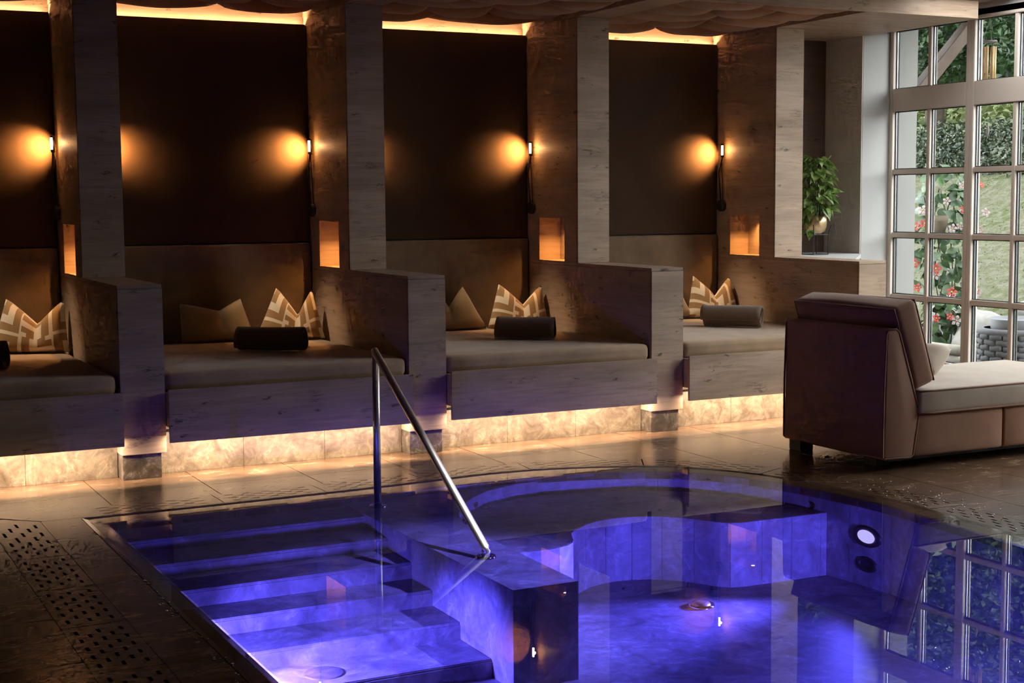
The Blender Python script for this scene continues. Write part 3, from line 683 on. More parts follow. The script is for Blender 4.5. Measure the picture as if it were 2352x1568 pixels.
# ------------------------------------------------------------------ alcoves
ordn = ['first', 'second', 'third', 'fourth', 'fifth']
PART_LABEL = ['oak partition at the far left edge, out beyond the first alcove', 'oak partition between the leftmost and second alcove', 'oak partition behind the handrail, between second and third alcove', 'oak partition between the third and the window-side alcove', 'oak partition beside the window wall, topped by the plant shelf']
PIL_LABEL = ['oak pillar out beyond the leftmost alcove', 'dim oak pillar between the leftmost and second alcove', 'oak pillar between the second and third alcove', 'oak pillar between the third and the window-side alcove', 'palest oak pillar, next to the green potted plant']
for i in range(5):
    x0, x1 = XC[i], XC[i] + CW
    p = thing('partition', ((x0 + x1) / 2, YF, 0), PART_LABEL[i], 'partition', 'oak partitions between the daybeds')
    box_obj('plinth_block', M_plinth_d, p, (x0 + 0.004, x1 - 0.03, YF + 0.01, 10.3, 0, 0.147), 0.002)
    box_obj('side_panel', M_oak, p, (x0, x1, YF + 0.018, YB + 0.07, 0.147, ZD - 0.022), 0.001)
    box_obj('end_panel', M_oak, p, (x0 + 0.001, x1, YF, YF + 0.017, 0.147, ZD - 0.023), 0.0015)
    box_obj('cap', M_oak_top, p, (x0 - 0.001, x1 - 0.004, YF - 0.001, YB + 0.07, ZD - 0.021, ZD), 0.0015)
    # pillar with a lit niche in its left flank
    q = thing('pillar', ((x0 + x1) / 2, YP, ZD), PIL_LABEL[i], 'pillar', 'oak pillars above the partitions')
    n0, n1, nz0, nz1, nd = 9.735, 10.145, ZD + 0.002, 1.467, 0.19
    s = MB(); s.box(x0, x1, YP + 0.018, n0, ZD, ZS); s.box(x0, x1, n1, YB + 0.07, ZD, ZS); s.box(x0, x1, n0, n1, nz1, ZS); s.box(x0 + nd, x1, n0, n1, ZD, nz1)
    s.build('flank_panel', M_oak, q)
    box_obj('front_panel', M_oak, q, (x0 + 0.001, x1 + 0.012, YP, YP + 0.017, ZD + 0.001, ZS - 0.001), 0.0015)
    nb = MB(); t = 0.004
    nb.box(x0 + 0.002, x0 + nd, n0, n0 + t, nz0, nz1); nb.box(x0 + 0.002, x0 + nd, n1 - t, n1, nz0, nz1); nb.box(x0 + 0.002, x0 + nd, n0 + t, n1 - t, nz1 - t, nz1); nb.box(x0 + nd - t, x0 + nd, n0 + t, n1 - t, nz0, nz1 - t)
    nb.box(x0 + 0.002, x0 + nd - t, n0 + t, n1 - t, nz0, nz0 + t)
    ni = nb.build('niche_lining', M_oak_niche, q)
    c = (x0 + 0.10, (n0 + n1) / 2 - 0.02, nz1 - t + 0.001)
    disc('niche_spot', ni, c, 0.016, 'z', M_spotglow, -0.0015)
    add_light('SPOT', 'niche_light', q, (c[0], c[1], c[2] - 0.008), E_NICHE, WARM, 0.012, spot=math.radians(125), blend=0.8, direction=(0.0, 0, -1))

def sconce(x, side, zoff, label):
    """reading lamp on a flexible black stalk; side -1 = mounted on the partition to its right"""
    b = Vector((x, 10.245, 1.54))
    t = thing('reading_lamp', b, label, 'wall lamp', 'reading lamps on the pillar flanks')
    MB().lathe([(0.0005, side * 0.032), (0.043, side * 0.032), (0.048, side * 0.026), (0.048, 0)], tuple(b), 20, 'x').build('base', M_black, t, smooth=True)
    head = Vector((x + side * 0.036, 10.205, 2.0))
    MB().tube([b + Vector((side*0.02, 0, 0.03)), b + Vector((side*0.03, 0.004, 0.14)), b + Vector((side*0.035, 0.012, 0.27)), head + Vector((0, 0.0, -0.055))], 0.006, 8).build('stalk', M_black, t, smooth=True)
    MB().tube([b + Vector((side*0.01, -0.012, 0.03)), b + Vector((side*0.012, -0.01, 0.2)), b + Vector((side*0.02, -0.005, 0.36)), head + Vector((0, -0.004, -0.055))], 0.003, 6).build('cable', M_black, t, smooth=True)
    MB().tube([head + Vector((0, 0, -0.06)), head + Vector((0, 0, 0.05))], 0.014, 12).build('head', M_black, t, smooth=True)
    MB().tube([head + Vector((side*0.0085, -0.0085, -0.042)), head + Vector((side*0.0085, -0.0085, 0.036))], 0.0085, 10).build('glowing_lens', M_lampglow, t, smooth=True)
    add_light('SPOT', 'light', t, head + Vector((side*0.024, 0.004, -0.005)), E_SCONCE, WARM, 0.012, spot=math.radians(112), blend=1.0, direction=(side * 0.42, 0.89, -0.16))
    add_light('POINT', 'spill', t, head + Vector((side*0.012, -0.03, 0.0)), E_SCONCE * 0.012, WARM, 0.012)
for i in range(4):
    x0, x1 = XC[i] + CW, XC[i + 1]; xm = (x0 + x1) / 2; w = WALK[i]
    # dark fabric wall panel, upholstered backrest
    tag(MB().box(x0 + 0.006, x1 - 0.006, YB, YB + 0.045, 1.308, 2.875).build('wall_panel', M_panel, None, 0.006, origin=(xm, YB, 1.308)), 'tall dark brown fabric wall panel in the ' + w, 'wall panel', 'fabric panels on the alcove backs')
    b = link_mesh('backrest', puffy(((x1 - x0) / 2 - 0.006, 0.045, 0.355), 0.02, (0, 0.008, 0), 7), M_backcush, None, loc=(xm, YB + 0.022, 0.945))
    tag(b, 'tan leather backrest panel along the back of the ' + w, 'backrest', 'backrest panels')
    # daybed
    d = thing('daybed', (xm, 8.43, 0), 'built-in oak daybed frame with marble plinth in the ' + w, 'daybed', 'built-in daybeds')
    box_obj('front_panel', M_oak2, d, (x0 + 0.002, x1 - 0.001, 8.432, 8.452, 0.212, 0.521), 0.0015)
    MB().box(x0 + 0.004, x1 - 0.004, 8.453, YB - 0.03, 0.30, 0.50).build('platform', M_oak2, d)
    k = 3
    for j in range(k):
        a_, b_ = x0 - 0.02 + (x1 - x0 + 0.02) * j / k, x0 - 0.02 + (x1 - x0 + 0.02) * (j + 1) / k
        box_obj('plinth_slab', M_plinth, d, (a_ + 0.001, b_ - 0.001, 8.645, 8.665, 0, 0.299), 0.0005)
    sl = MB()
    for (fa, fb) in ((0.02, 0.26), (0.275, 0.50), (0.60, 0.76), (0.77, 0.93)): sl.box(x0 + (x1-x0)*fa, x0 + (x1-x0)*fb, 8.640, 8.646, 0.246, 0.262)
    sl.build('vent_slot', M_darkcav, d)
    m = link_mesh('mattress', puffy(((x1 - x0) / 2 - 0.012, 0.875, 0.057), 0.035, (0, 0, 0.012), 8, 0.001, i), M_suede, None, loc=(xm - 0.004, 9.38, 0.5585))
    tag(m, 'thick sand suede mattress on the daybed of the ' + w, 'mattress', 'daybed mattresses')
    # light strips
    t = thing('light_strip', (xm, 10.375, 2.84), 'warm cove light strip above the wall panel of the ' + w, 'light strip', 'cove light strips')
    box_obj('led_bar', M_led, t, (x0 + 0.03, x1 - 0.03, 10.374, 10.384, 2.84, 2.848), 0)
    add_light('AREA', 'light', t, (xm, 10.384, 2.858), E_COVE, WARM_SOFT, x1 - x0 - 0.06, 0.012, direction=(0, -0.72, 0.69))
    t = thing('light_strip', (xm, 8.472, 0.25), 'warm light strip hidden under the daybed front of the ' + w, 'light strip', 'light strips under the daybeds')
    box_obj('led_bar', M_led, t, (x0 + 0.03, x1 - 0.03, 8.456, 8.480, 0.246, 0.256), 0)
    add_light('AREA', 'light', t, (xm, 8.472, 0.240), E_UNDER, WARM_PALE, x1 - x0 - 0.06, 0.012, direction=(0, 0.27, -0.96))
    # lamps
    sconce(x1, -1, 0, 'slim black reading lamp at the right of the ' + w)
    if i in (1, 2): sconce(x0, 1, 0, 'slim black reading lamp behind the left pillar of the ' + w)
    sx, sy = x0 + 0.055, 9.97  # unseen spot behind the left pillar, added to light cushions and partition
    t = thing('added_ceiling_spot', (sx, sy, 2.905), 'small unseen ceiling spot added to light the cushions of the ' + w, 'ceiling spot', 'added ceiling spots')
    MB().lathe([(0.022, 0.0), (0.03, 0.0), (0.03, 0.03)], (sx, sy, 2.905), 16).build('ring', M_black, t)
    disc('lens', t, (sx, sy, 2.910), 0.02, 'z', M_spotglow, -0.002)
    add_light('SPOT', 'light', t, (sx, sy, 2.90), E_SPOT, WARM_PALE, 0.02, spot=math.radians(23), blend=1.0, direction=(x1 - 0.27 - sx, 0.0, 0.70 - 2.9))

# ------------------------------------------------------------------ cushions and towels
def pillow_mesh(w, h, T, ears=(-0.55, 0.72), valley=(0.08, 0.55), eh=(1.0, 0.96), seed=0, plain_=False):
    rnd = random.Random(seed); nu, nv = 22, 16; vs = []; fs = []; uvs = []
    def top(u):
        pts = [(-1, ears[0], eh[0]), (valley[0], valley[0] + 0.0, valley[1]), (1, ears[1], eh[1])]
        if u < valley[0]:
            t = (u + 1) / (valley[0] + 1); x = ears[0] + (valley[0] - ears[0]) * t; z = eh[0] + (valley[1] - eh[0]) * (t ** 1.15)
        else:
            t = (u - valley[0]) / (1 - valley[0]); x = valley[0] + (ears[1] - valley[0]) * t; z = valley[1] + (eh[1] - valley[1]) * (1 - (1 - t) ** 1.15)
        return x, z
    for side in (-1, 1):
        for j in range(nv + 1):
            for i in range(nu + 1):
                u, v = 2 * i / nu - 1, j / nv
                tx_, tz_ = top(u); bx_ = u * (1.0 if not plain_ else 0.94); k = v ** 0.92
                x = bx_ + (tx_ - bx_) * k; z = tz_ * v - 0.012 * math.sin(PI * (u + 1) / 2) * (1 - v)
                e = max(0.0, 1 - u ** 4) ** 0.55 * max(0.0, 1 - (2 * v - 1) ** 4) ** 0.55
                cr = 1 - 0.55 * math.exp(-((u - valley[0]) / 0.16) ** 2) * v ** 1.2
                y = side * T * e * cr
                vs.append((x * w / 2, y, z * h))
                uvs.append(((u + 1) / 2, v))
    M_ = (nu + 1) * (nv + 1)
    for s in range(2):
        for j in range(nv):
            for i in range(nu):
                a = s * M_ + j * (nu + 1) + i; q = (a, a + 1, a + nu + 2, a + nu + 1); fs.append(q if s == 0 else q[::-1])
    me = bpy.data.meshes.new('cushion'); me.from_pydata(vs, [], fs); uvl = me.uv_layers.new(name='UVMap')
    for lp in me.loops: uvl.data[lp.index].uv = uvs[lp.vertex_index]
    bm = bmesh.new(); bm.from_mesh(me); bmesh.ops.remove_doubles(bm, verts=bm.verts, dist=1e-5); bm.to_mesh(me); bm.free()
    me.polygons.foreach_set('use_smooth', [True] * len(me.polygons)); return me
def pillow(loc, rz, tilt, w, h, mt, label, group, seed=0, **kw):
    me = pillow_mesh(w, h, 0.085, seed=seed, **kw); me.materials.append(mt)
    o = link_mesh('cushion', me, mt, None, loc=loc); o.rotation_euler = Euler((-math.radians(tilt), 0, math.radians(rz)), 'XYZ')
    return tag(o, label, 'cushion', group)
ZM = 0.625
GP, GL = 'maze-print cushions on the daybeds', 'plain cushions on the daybeds'
pillow((1.515, 10.03, ZM), -20, 12, 0.50, 0.36, M_maze, 'beige maze-print cushion in the leftmost alcove', GP, 1, valley=(0.20, 0.52), ears=(-0.62, 0.86))
pillow((2.82, 10.15, ZM), -3, 14, 0.56, 0.30, M_linen, 'plain tan cushion lying wide in the second alcove', GL, 2, valley=(0.05, 0.72), ears=(-0.93, 0.62), eh=(0.93, 1.0), plain_=True)
pillow((3.305, 10.05, ZM), -24, 12, 0.50, 0.37, M_maze, 'beige maze-print cushion behind the towel of the second alcove', GP, 3, valley=(0.22, 0.46), ears=(-0.40, 0.62))
pillow((4.655, 10.14, ZM), -6, 12, 0.50, 0.34, M_linen, 'plain tan folded cushion half hidden by the partition in the third alcove', GL, 4, valley=(-0.2, 0.5), ears=(-0.8, 0.30))
pillow((5.125, 10.03, ZM), -16, 12, 0.48, 0.34, M_maze, 'beige maze-print cushion behind the towel of the third alcove', GP, 5, valley=(0.18, 0.52), ears=(-0.58, 0.82))
pillow((6.94, 10.05, ZM), -14, 12, 0.46, 0.35, M_maze, 'beige maze-print cushion in the alcove nearest the window', GP, 6, valley=(0.1, 0.50), ears=(-0.66, 0.72))
pillow((6.57, 10.14, ZM), -4, 14, 0.44, 0.27, M_linen, 'plain tan cushion peeping out beside the column nearest the window', GL, 7, valley=(0.0, 0.6), ears=(-0.6, 0.45))
def towel_mesh(L, R, turns=3.2, th=0.017, seed=0, tele=0.006):
    n = int(turns * 22); vs = []; fs = []
    th0 = [2 * PI * turns * i / n for i in range(n + 1)]
    r_in = R - th * turns * 1.0
    prof = []
    for i, a in enumerate(th0):
        r = max(0.006, r_in + (R - r_in) * i / n); prof.append((a, r - th * 0.46, r + th * 0.46))
    nx = 14
    for k in range(nx + 1):
        s = k / nx
        for i, (a, r0, r1) in enumerate(prof):
            e = tele * (1 - i / n) * 6 * (1 if s > 0.5 else -1) * (abs(2 * s - 1) ** 6)
            x = (s - 0.5) * L - e + 0.004 * math.sin(a * 2 + seed) * (abs(2*s-1) ** 4)
            wv = 1 + 0.02 * math.sin(7 * s + a + seed)
            for r in (r0, r1):
                vs.append((x, r * wv * math.cos(a) * 1.06, r * wv * math.sin(a) * 0.94))
    m = 2 * (n + 1)
    for k in range(nx):
        for i in range(n):
            a = k * m + 2 * i; b = a + m
            fs.append((a + 1, a + 3, b + 3, b + 1)); fs.append((a, b, b + 2, a + 2))
        for i in (0, n):
            a = k * m + 2 * i; b = a + m; fs.append((a, a + 1, b + 1, b))
    for k in (0, nx):
        for i in range(n): a = k * m + 2 * i; fs.append((a, a + 2, a + 3, a + 1))
    mb = MB(); mb.v = vs; mb.f = fs; return mb.mesh('towel', 0, True)
def towel(loc, rz, L, mt, label, seed, spin=0):
    me = towel_mesh(L, 0.082, seed=seed); me.transform(Matrix.Rotation(spin, 4, 'X'))
    o = link_mesh('towel', me, mt, None, loc=loc); o.rotation_euler = (0, 0, math.radians(rz))
    return tag(o, label, 'towel', 'rolled towels on the daybeds')
ZT = ZM + 0.082
towel((1.06, 9.16, ZT), -24, 0.40, M_towel, 'rolled dark brown towel cut off by the left edge of the picture', 1, 2.0)
towel((2.92, 9.26, ZT), -36, 0.46, M_towel, 'rolled dark brown towel on the daybed of the second alcove', 2, 2.6)
towel((4.73, 9.14, ZT), -38, 0.42, M_towel, 'rolled dark brown towel on the daybed of the third alcove', 3, 3.0)
towel((6.53, 9.20, ZT), -48, 0.46, M_towel2, 'paler grey-brown rolled towel in the alcove nearest the window', 4, 2.2)

# ------------------------------------------------------------------ chaise longue
ch = thing('chaise_longue', (6.6, 7.07, 0), 'brown leather chaise longue seen from behind its backrest by the window', 'chaise longue')
CY0, CY1 = 6.60, 7.545; cym = (CY0 + CY1) / 2
def side_prism(name, prof, y0, y1, mt, parent, bevel, nsub=1):
    m = MB(); n = len(prof); m.add([(p[0], y0, p[1]) for p in prof] + [(p[0], y1, p[1]) for p in prof],
        [tuple(range(n)), tuple(range(2*n-1, n-1, -1))] + [(i, (i+1) % n, (i+1) % n + n, i + n) for i in range(n)])
    me = m.mesh(name, 0); bm = bmesh.new(); bm.from_mesh(me); bmesh.ops.recalc_face_normals(bm, faces=bm.faces)
    bmesh.ops.bevel(bm, geom=list(bm.edges), offset=bevel, segments=4, affect='EDGES', profile=0.5); bm.to_mesh(me); bm.free()
    me.polygons.foreach_set('use_smooth', [True] * len(me.polygons)); return link_mesh(name, me, mt, parent)
bp_ = [(5.755, 0.07), (5.985, 0.07), (6.03, 0.33), (5.862, 0.838), (5.768, 0.838)]
bk = side_prism('back_frame', bp_, CY0, CY1, M_chaise, ch, 0.018)
def piping(path, parent, closed=True, r=0.0065):
    return MB().tube(path, r, 8, closed=closed).build('piping', M_piping, parent, smooth=True)
for y in (CY0, CY1): piping([(p[0], y + (0.004 if y == CY0 else -0.004), p[1]) for p in [(5.757, 0.085), (5.757, 0.45), (5.770, 0.81), (5.785, 0.834), (5.845, 0.836), (5.868, 0.81), (6.028, 0.335), (5.988, 0.085), (5.97, 0.073), (5.775, 0.073)]], bk)
# leaning back cushion
bc_me = puffy((0.085, 0.475, 0.262), 0.03, (0.035, 0.006, 0.012), 8, 0.0015, 3)
bc = link_mesh('back_cushion', bc_me, M_chaise, ch, loc=Vector((5.985, cym, 0.735)) - ORI[ch.name]); bc.rotation_euler = (0, math.radians(-18.5), 0)
def lpipe(sx):
    h = (0.085, 0.475, 0.262); e = 0.012
    P = []
    for k in range(40):
        t = 4 * k / 40; i = int(t); f = t - i
        c = [(-1, -1), (1, -1), (1, 1), (-1, 1)]; a, b = c[i], c[(i + 1) % 4]
        P.append((sx * (h[0] - e * 0.4), (a[0] + (b[0]-a[0]) * f) * (h[1] - e), (a[1] + (b[1]-a[1]) * f) * (h[2] - e)))
    o = bpy.data.objects.new('piping', MB().tube(P, 0.0075, 8, closed=True).mesh('piping', 0, True)); C.objects.link(o); o.data.materials.append(M_piping); o.parent = bc
lpipe(-1); lpipe(1)
tg = bpy.data.objects.new('tag', MB().box(-0.006, 0.006, 0.474, 0.492, -0.05, -0.01).mesh('tag')); C.objects.link(tg); tg.data.materials.append(M_black); tg.parent = bc
# base and seat
for (a, b) in ((5.99, 6.698), (6.702, 7.65)):
    bs = link_mesh('base', puffy(((b - a) / 2, 0.472, 0.125), 0.018, (0, 0.004, 0), 6), M_chaise, ch, loc=Vector(((a + b) / 2, cym, 0.195)) - ORI[ch.name])
st = link_mesh('seat_cushion', puffy((0.83, 0.485, 0.075), 0.022, (0, 0.006, 0.022), 10, 0.0012, 5), M_seat, ch, loc=Vector((6.845, cym, 0.393)) - ORI[ch.name])
for sz in (-1, 1):
    P = []; h = (0.83, 0.485)
    for k in range(64):
        t = 4 * k / 64; i = int(t); f = t - i; c = [(-1, -1), (1, -1), (1, 1), (-1, 1)]; a, b = c[i], c[(i + 1) % 4]
        P.append(((a[0] + (b[0]-a[0]) * f) * (h[0] - 0.003), (a[1] + (b[1]-a[1]) * f) * (h[1] - 0.003), sz * 0.066))
    o = bpy.data.objects.new('piping', MB().tube(P, 0.0075, 8, closed=True).mesh('piping', 0, True)); C.objects.link(o); o.data.materials.append(M_piping); o.parent = st
for (x, y) in ((5.84, 7.47), (5.90, 6.82), (7.5, 6.82), (7.5, 7.47)): box_obj('foot', M_black, ch, (x - 0.05, x + 0.05, y - 0.06, y + 0.06, 0, 0.072), 0.004)
box_obj('under_frame', M_black, ch, (5.85, 7.6, CY0 + 0.06, CY1 - 0.06, 0.045, 0.075), 0)
lp = pillow((6.42, 7.16, 0.50), -75, 58, 0.42, 0.26, M_seat, 'small sand leather neck cushion lying on the chaise seat', 'chaise cushion', 9, valley=(0, 0.9), ears=(-0.9, 0.9), eh=(1, 1), plain_=True)

# ------------------------------------------------------------------ plant shelf and potted plant
sh = MB().prism([(XC[4] + CW, 8.86), (XPIER - 0.014, 9.70), (XPIER - 0.014, YW), (XC[4] + CW, YW)], ZD - 0.035, ZD)
tag(sh.build('shelf', M_white, None, 0.001, origin=(7.8, 9.9, ZD - 0.035)), 'white shelf top carrying the potted plant beside the window', 'shelf')
tag(MB().box(XC[4] + CW + 0.002, XPIER - 0.014, 10.19, 10.21, ZD, ZS).build('niche_back', M_oak_dark, None, origin=(7.8, 10.19, ZD)), 'dark wood panel behind the potted plant', 'wall panel')
PX, PY, PZ = 7.715, 9.715, ZD
ps = thing('plant_stand', (PX, PY, PZ), 'black wire plant stand on the shelf', 'plant stand')
for (a, b) in ((-1, -1), (1, -1), (1, 1), (-1, 1)):
    MB().tube([(PX + a*0.075, PY + b*0.075, PZ + 0.004), (PX + a*0.075, PY + b*0.075, PZ + 0.17), (PX + a*0.092, PY + b*0.092, PZ + 0.25)], 0.004, 6).build('leg', M_black, ps)
for z in (0.006, 0.168):
    MB().tube([(PX - 0.075, PY - 0.075, PZ + z), (PX + 0.075, PY - 0.075, PZ + z), (PX + 0.075, PY + 0.075, PZ + z), (PX - 0.075, PY + 0.075, PZ + z)], 0.004, 6, closed=True).build('wire_ring', M_black, ps)
pt_ = MB().lathe([(0.0005, 0.0), (0.05, 0.0), (0.078, 0.018), (0.092, 0.06), (0.094, 0.10), (0.088, 0.148), (0.083, 0.148), (0.088, 0.1), (0.0005, 0.125)], (PX, PY, PZ + 0.176), 28)
tag(pt_.build('plant_pot', M_brass, None, smooth=True, origin=(PX, PY, PZ + 0.176)), 'round brass plant pot in a black wire stand', 'plant pot')
plant = thing('potted_plant', (PX, PY, PZ + 0.30), 'trailing green plant with variegated heart-shaped leaves in a brass pot', 'plant')
def leaf_mesh(name, L, W, heart=0.25, fold=0.18, bend=0.25, mt=None):
    vs = []; fs = []; n = 7
    for i in range(n + 1):
        t = i / n; w = W * math.sin(PI * min(1, t * 0.92 + 0.08) ** (0.62 if heart else 1.0)) * (1 - t ** 4) + 0.0005
        z = -bend * L * t * t
        vs += [(-w, t * L - (heart * W * 0.8 * (1 - t) ** 6), z + fold * w), (0, t * L, z), (w, t * L - (heart * W * 0.8 * (1 - t) ** 6), z + fold * w)]
    for i in range(n):
        a = 3 * i; fs += [(a, a+1, a+4, a+3), (a+1, a+2, a+5, a+4)]
    me = MB().add(vs, fs).mesh(name, 0, True, False); me.materials.append(mt); return me
def place_leaf(name, me, parent, p, out, droop, s, rnd):
    y = (out + Vector((0, 0, -droop))).normalized(); x = y.cross(Vector((0, 0, 1))); x = x.normalized() if x.length > 0.01 else Vector((1, 0, 0))
    z = x.cross(y); R = Matrix((x, y, z)).transposed().to_4x4() @ Matrix.Rotation(rnd.uniform(-0.7, 0.7), 4, 'Y')
    tip = Vector(p) + y * 0.1 * s
    if min(p[0], tip.x) < 7.475 and p[0] < 8: return None      # keeps clear of the pillar
    o = bpy.data.objects.new(name, me); C.objects.link(o); o.parent = parent
    o.matrix_local = Matrix.Translation(Vector(p) - ORI[parent.name]) @ R @ Matrix.Scale(s, 4); return o
lm = [leaf_mesh('leaf', 0.092, 0.034, bend=b, fold=f, mt=M_pothos) for b, f in ((0.2, 0.25), (0.45, 0.15), (0.1, 0.35))]
rnd = random.Random(11)
for k in range(8):
    a = rnd.uniform(0, 2*PI); r0 = 0.04; top = rnd.uniform(0.30, 0.52); sp = rnd.uniform(0.06, 0.13)
    base = Vector((PX + r0*math.cos(a), PY + r0*math.sin(a), PZ + 0.30))
    P = [base, base + Vector((sp*0.3*math.cos(a), sp*0.3*math.sin(a), top*0.5)), base + Vector((sp*math.cos(a), sp*math.sin(a), top*0.95)), base + Vector((sp*1.3*math.cos(a), sp*1.3*math.sin(a), top))]
    MB().tube(P, 0.0035, 6).build('stem', M_stem, plant, smooth=True)
for k in range(175):
    a = rnd.uniform(0, 2*PI); h = rnd.random(); zz = PZ + 0.355 + 0.44 * h
    rad = (0.05 + 0.10 * math.sin(PI * min(1, 0.25 + h * 0.62))) * rnd.uniform(0.55, 1.0)
    p = (PX + rad*math.cos(a) - 0.008, PY + rad*math.sin(a), zz)
    place_leaf('leaf', rnd.choice(lm), plant, p, Vector((math.cos(a), math.sin(a), rnd.uniform(-0.1, 0.5))), rnd.uniform(0.2, 1.2), rnd.uniform(0.8, 1.3), rnd)
for k in range(5):
    a = rnd.uniform(PI*0.85, PI*1.2); p = (PX + 0.09*math.cos(a), PY + 0.09*math.sin(a), PZ + rnd.uniform(0.20, 0.34))
    place_leaf('leaf', rnd.choice(lm), plant, p, Vector((math.cos(a), math.sin(a), 0)), 1.6, rnd.uniform(0.8, 1.1), rnd)

# ------------------------------------------------------------------ garden beyond the glass
def gz(x, y):
    if x < 10.55: z = 0.0
    elif x < 15.0: z = 0.42 * (x - 10.55) + 0.10 * math.sin(min(1, (x - 10.55)) * PI / 2)
    elif x < 16.0: z = 1.97 + 0.62 * (x - 15.0)
    else: z = 2.59 + 0.135 * min(x - 16.0, 12.0) + 0.02 * max(0.0, x - 28.0)
    return z + 0.05 * math.sin(x * 1.7 + y * 0.9) * min(1, max(0, x - 10.6)) - 0.03
def terrain(name, x0, x1, mt, nx, ny, y0=-4, y1=34):
    vs = []; fs = []
    for j in range(ny + 1):
        for i in range(nx + 1):
            x = x0 + (x1 - x0) * i / nx; y = y0 + (y1 - y0) * j / ny; vs.append((x, y, gz(x, y)))
    for j in range(ny):
        for i in range(nx): a = j*(nx+1)+i; fs.append((a, a+1, a+nx+2, a+nx+1))
    o = MB().add(vs, fs).build(name, mt, None, smooth=True); return tag(o, kind='structure')
terrain('ground_terrace', 8.60, 10.55, M_paving, 4, 20); terrain('ground_lawn', 10.55, 15.0, M_lawn, 26, 60)
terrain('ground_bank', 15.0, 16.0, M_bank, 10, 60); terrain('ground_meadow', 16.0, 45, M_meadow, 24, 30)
def leaf_cloud(name, n, fn, size, mt, parent=None, seed=0, kind='stuff'):
    r = random.Random(seed); vs = []; fs = []
    for k in range(n):
        p, s = fn(r); s *= size * r.uniform(0.6, 1.3)
        d = Vector((r.gauss(0, 1), r.gauss(0, 1), r.gauss(0, 0.7))).normalized(); e = d.cross(Vector((r.gauss(0, 1), r.gauss(0, 1), r.gauss(0, 1)))).normalized(); g = d.cross(e) * 0.15
        p = Vector(p); b = len(vs)
        vs += [p, p + (d * 0.5 + e * 0.36 + g) * s, p + d * s, p + (d * 0.5 - e * 0.36 + g) * s]; fs += [(b, b+1, b+2), (b, b+2, b+3)]
    m = MB(); m.v = [tuple(v) for v in vs]; m.f = fs
    me = m.mesh(name, 0, False, False); o = link_mesh(name, me, mt, parent); o['kind'] = kind; return o
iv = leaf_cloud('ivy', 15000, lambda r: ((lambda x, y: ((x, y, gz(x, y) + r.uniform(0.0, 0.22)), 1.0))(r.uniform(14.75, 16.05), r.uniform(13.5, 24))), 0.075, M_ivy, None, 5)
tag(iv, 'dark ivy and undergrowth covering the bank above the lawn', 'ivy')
gr = leaf_cloud('grass_tufts', 7000, lambda r: ((lambda x, y: ((x, y, gz(x, y)), 1.0))(r.uniform(10.7, 15.0), r.uniform(10.0, 21))), 0.022, leaf_mat('grass_blade', (0.04, 0.05, 0.016), (0.07, 0.07, 0.04), 0.8, 3.0, 0.5), None, 6)
tag(gr, 'short patchy grass on the sloping lawn', 'grass')
mg = leaf_cloud('meadow_grass', 6000, lambda r: ((lambda x, y: ((x, y, gz(x, y) + r.uniform(0, 0.2)), 1.0))(r.uniform(17.5, 26), r.uniform(15, 34))), 0.16, M_meadow, None, 8)
tag(mg, 'bright yellow-green meadow grass behind the tree trunks', 'grass')
TREE = [((16.9, 18.3), 0.13, 'broad dark green tree behind the bank, left pane'), ((17.0, 15.6), 0.10, 'dark green tree with a thick trunk above the ivy bank'), ((18.6, 21.2), 0.14, 'dense green tree farther back behind the white wall edge'), ((17.9, 12.6), 0.12, 'leafy green tree at the right edge of the window')]
for k, ((x, y), tr, lab) in enumerate(TREE):
    t = thing('tree', (x, y, gz(x, y) - 0.1), lab, 'tree', 'trees beyond the bank')
    MB().tube([(x, y, gz(x, y) - 0.1), (x + 0.05, y, gz(x, y) + 0.8), (x, y + 0.1, gz(x, y) + 3.0)], [tr * 1.3, tr, tr * 0.6], 10).build('trunk', M_bark, t, smooth=True)
    def crown(r, x=x, y=y):
        while True:
            a, b, c = r.uniform(-1, 1), r.uniform(-1, 1), r.uniform(-1, 1)
            if 0.25 < a*a + b*b + c*c < 1: break
        return ((x + a * 1.35, y + b * 1.7, gz(x, y) + 2.35 + c * 1.85), 1.0)
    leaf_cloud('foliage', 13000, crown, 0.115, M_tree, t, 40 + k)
# hedge that closes the view behind the trees
hd = thing('hedge', (20.5, 20, gz(20.5, 20)), 'tall dark hedge closing the view behind the meadow', 'hedge')
leaf_cloud('foliage', 20000, lambda r: ((r.uniform(26.0, 27.5), r.uniform(14, 44), gz(26, 20) + r.uniform(0.1, 7.0)), 1.0), 0.28, M_tree, hd, 60)
MB().box(27.6, 28.0, 10, 46, gz(26, 20) - 0.5, 10.0).build('inner_mass', M_ivy, hd)
# wooden brace, wind chime on the outside
br = MB(); a, b = Vector((8.745, 9.70, 2.46)), Vector((9.50, 9.70, 3.22)); d = (b - a).normalized(); nrm = Vector((-d.z, 0, d.x)) * 0.055
br.add([a - nrm + Vector((0, -0.05, 0)), b - nrm + Vector((0, -0.05, 0)), b + nrm + Vector((0, -0.05, 0)), a + nrm + Vector((0, -0.05, 0)), a - nrm + Vector((0, 0.05, 0)), b - nrm + Vector((0, 0.05, 0)), b + nrm + Vector((0, 0.05, 0)), a + nrm + Vector((0, 0.05, 0))],
       [(0,1,2,3), (4,7,6,5), (0,4,5,1), (1,5,6,2), (2,6,7,3), (3,7,4,0)])
tag(br.build('timber_brace', M_timber, None, 0.004, origin=tuple(a)), 'diagonal brown timber brace outside the upper panes', 'timber brace')
cb = MB().box(8.62, 9.60, 8.9, 10.0, 3.22, 3.30); tag(cb.build('canopy', M_timber, None, 0.003, origin=(9.1, 9.5, 3.22)), 'timber canopy above the outside of the window', 'canopy')
cx_, cyy = 9.25, 9.37
wc = thing('wind_chime', (cx_, cyy, 2.3), 'bamboo wind chime hanging outside the upper window', 'wind chime')
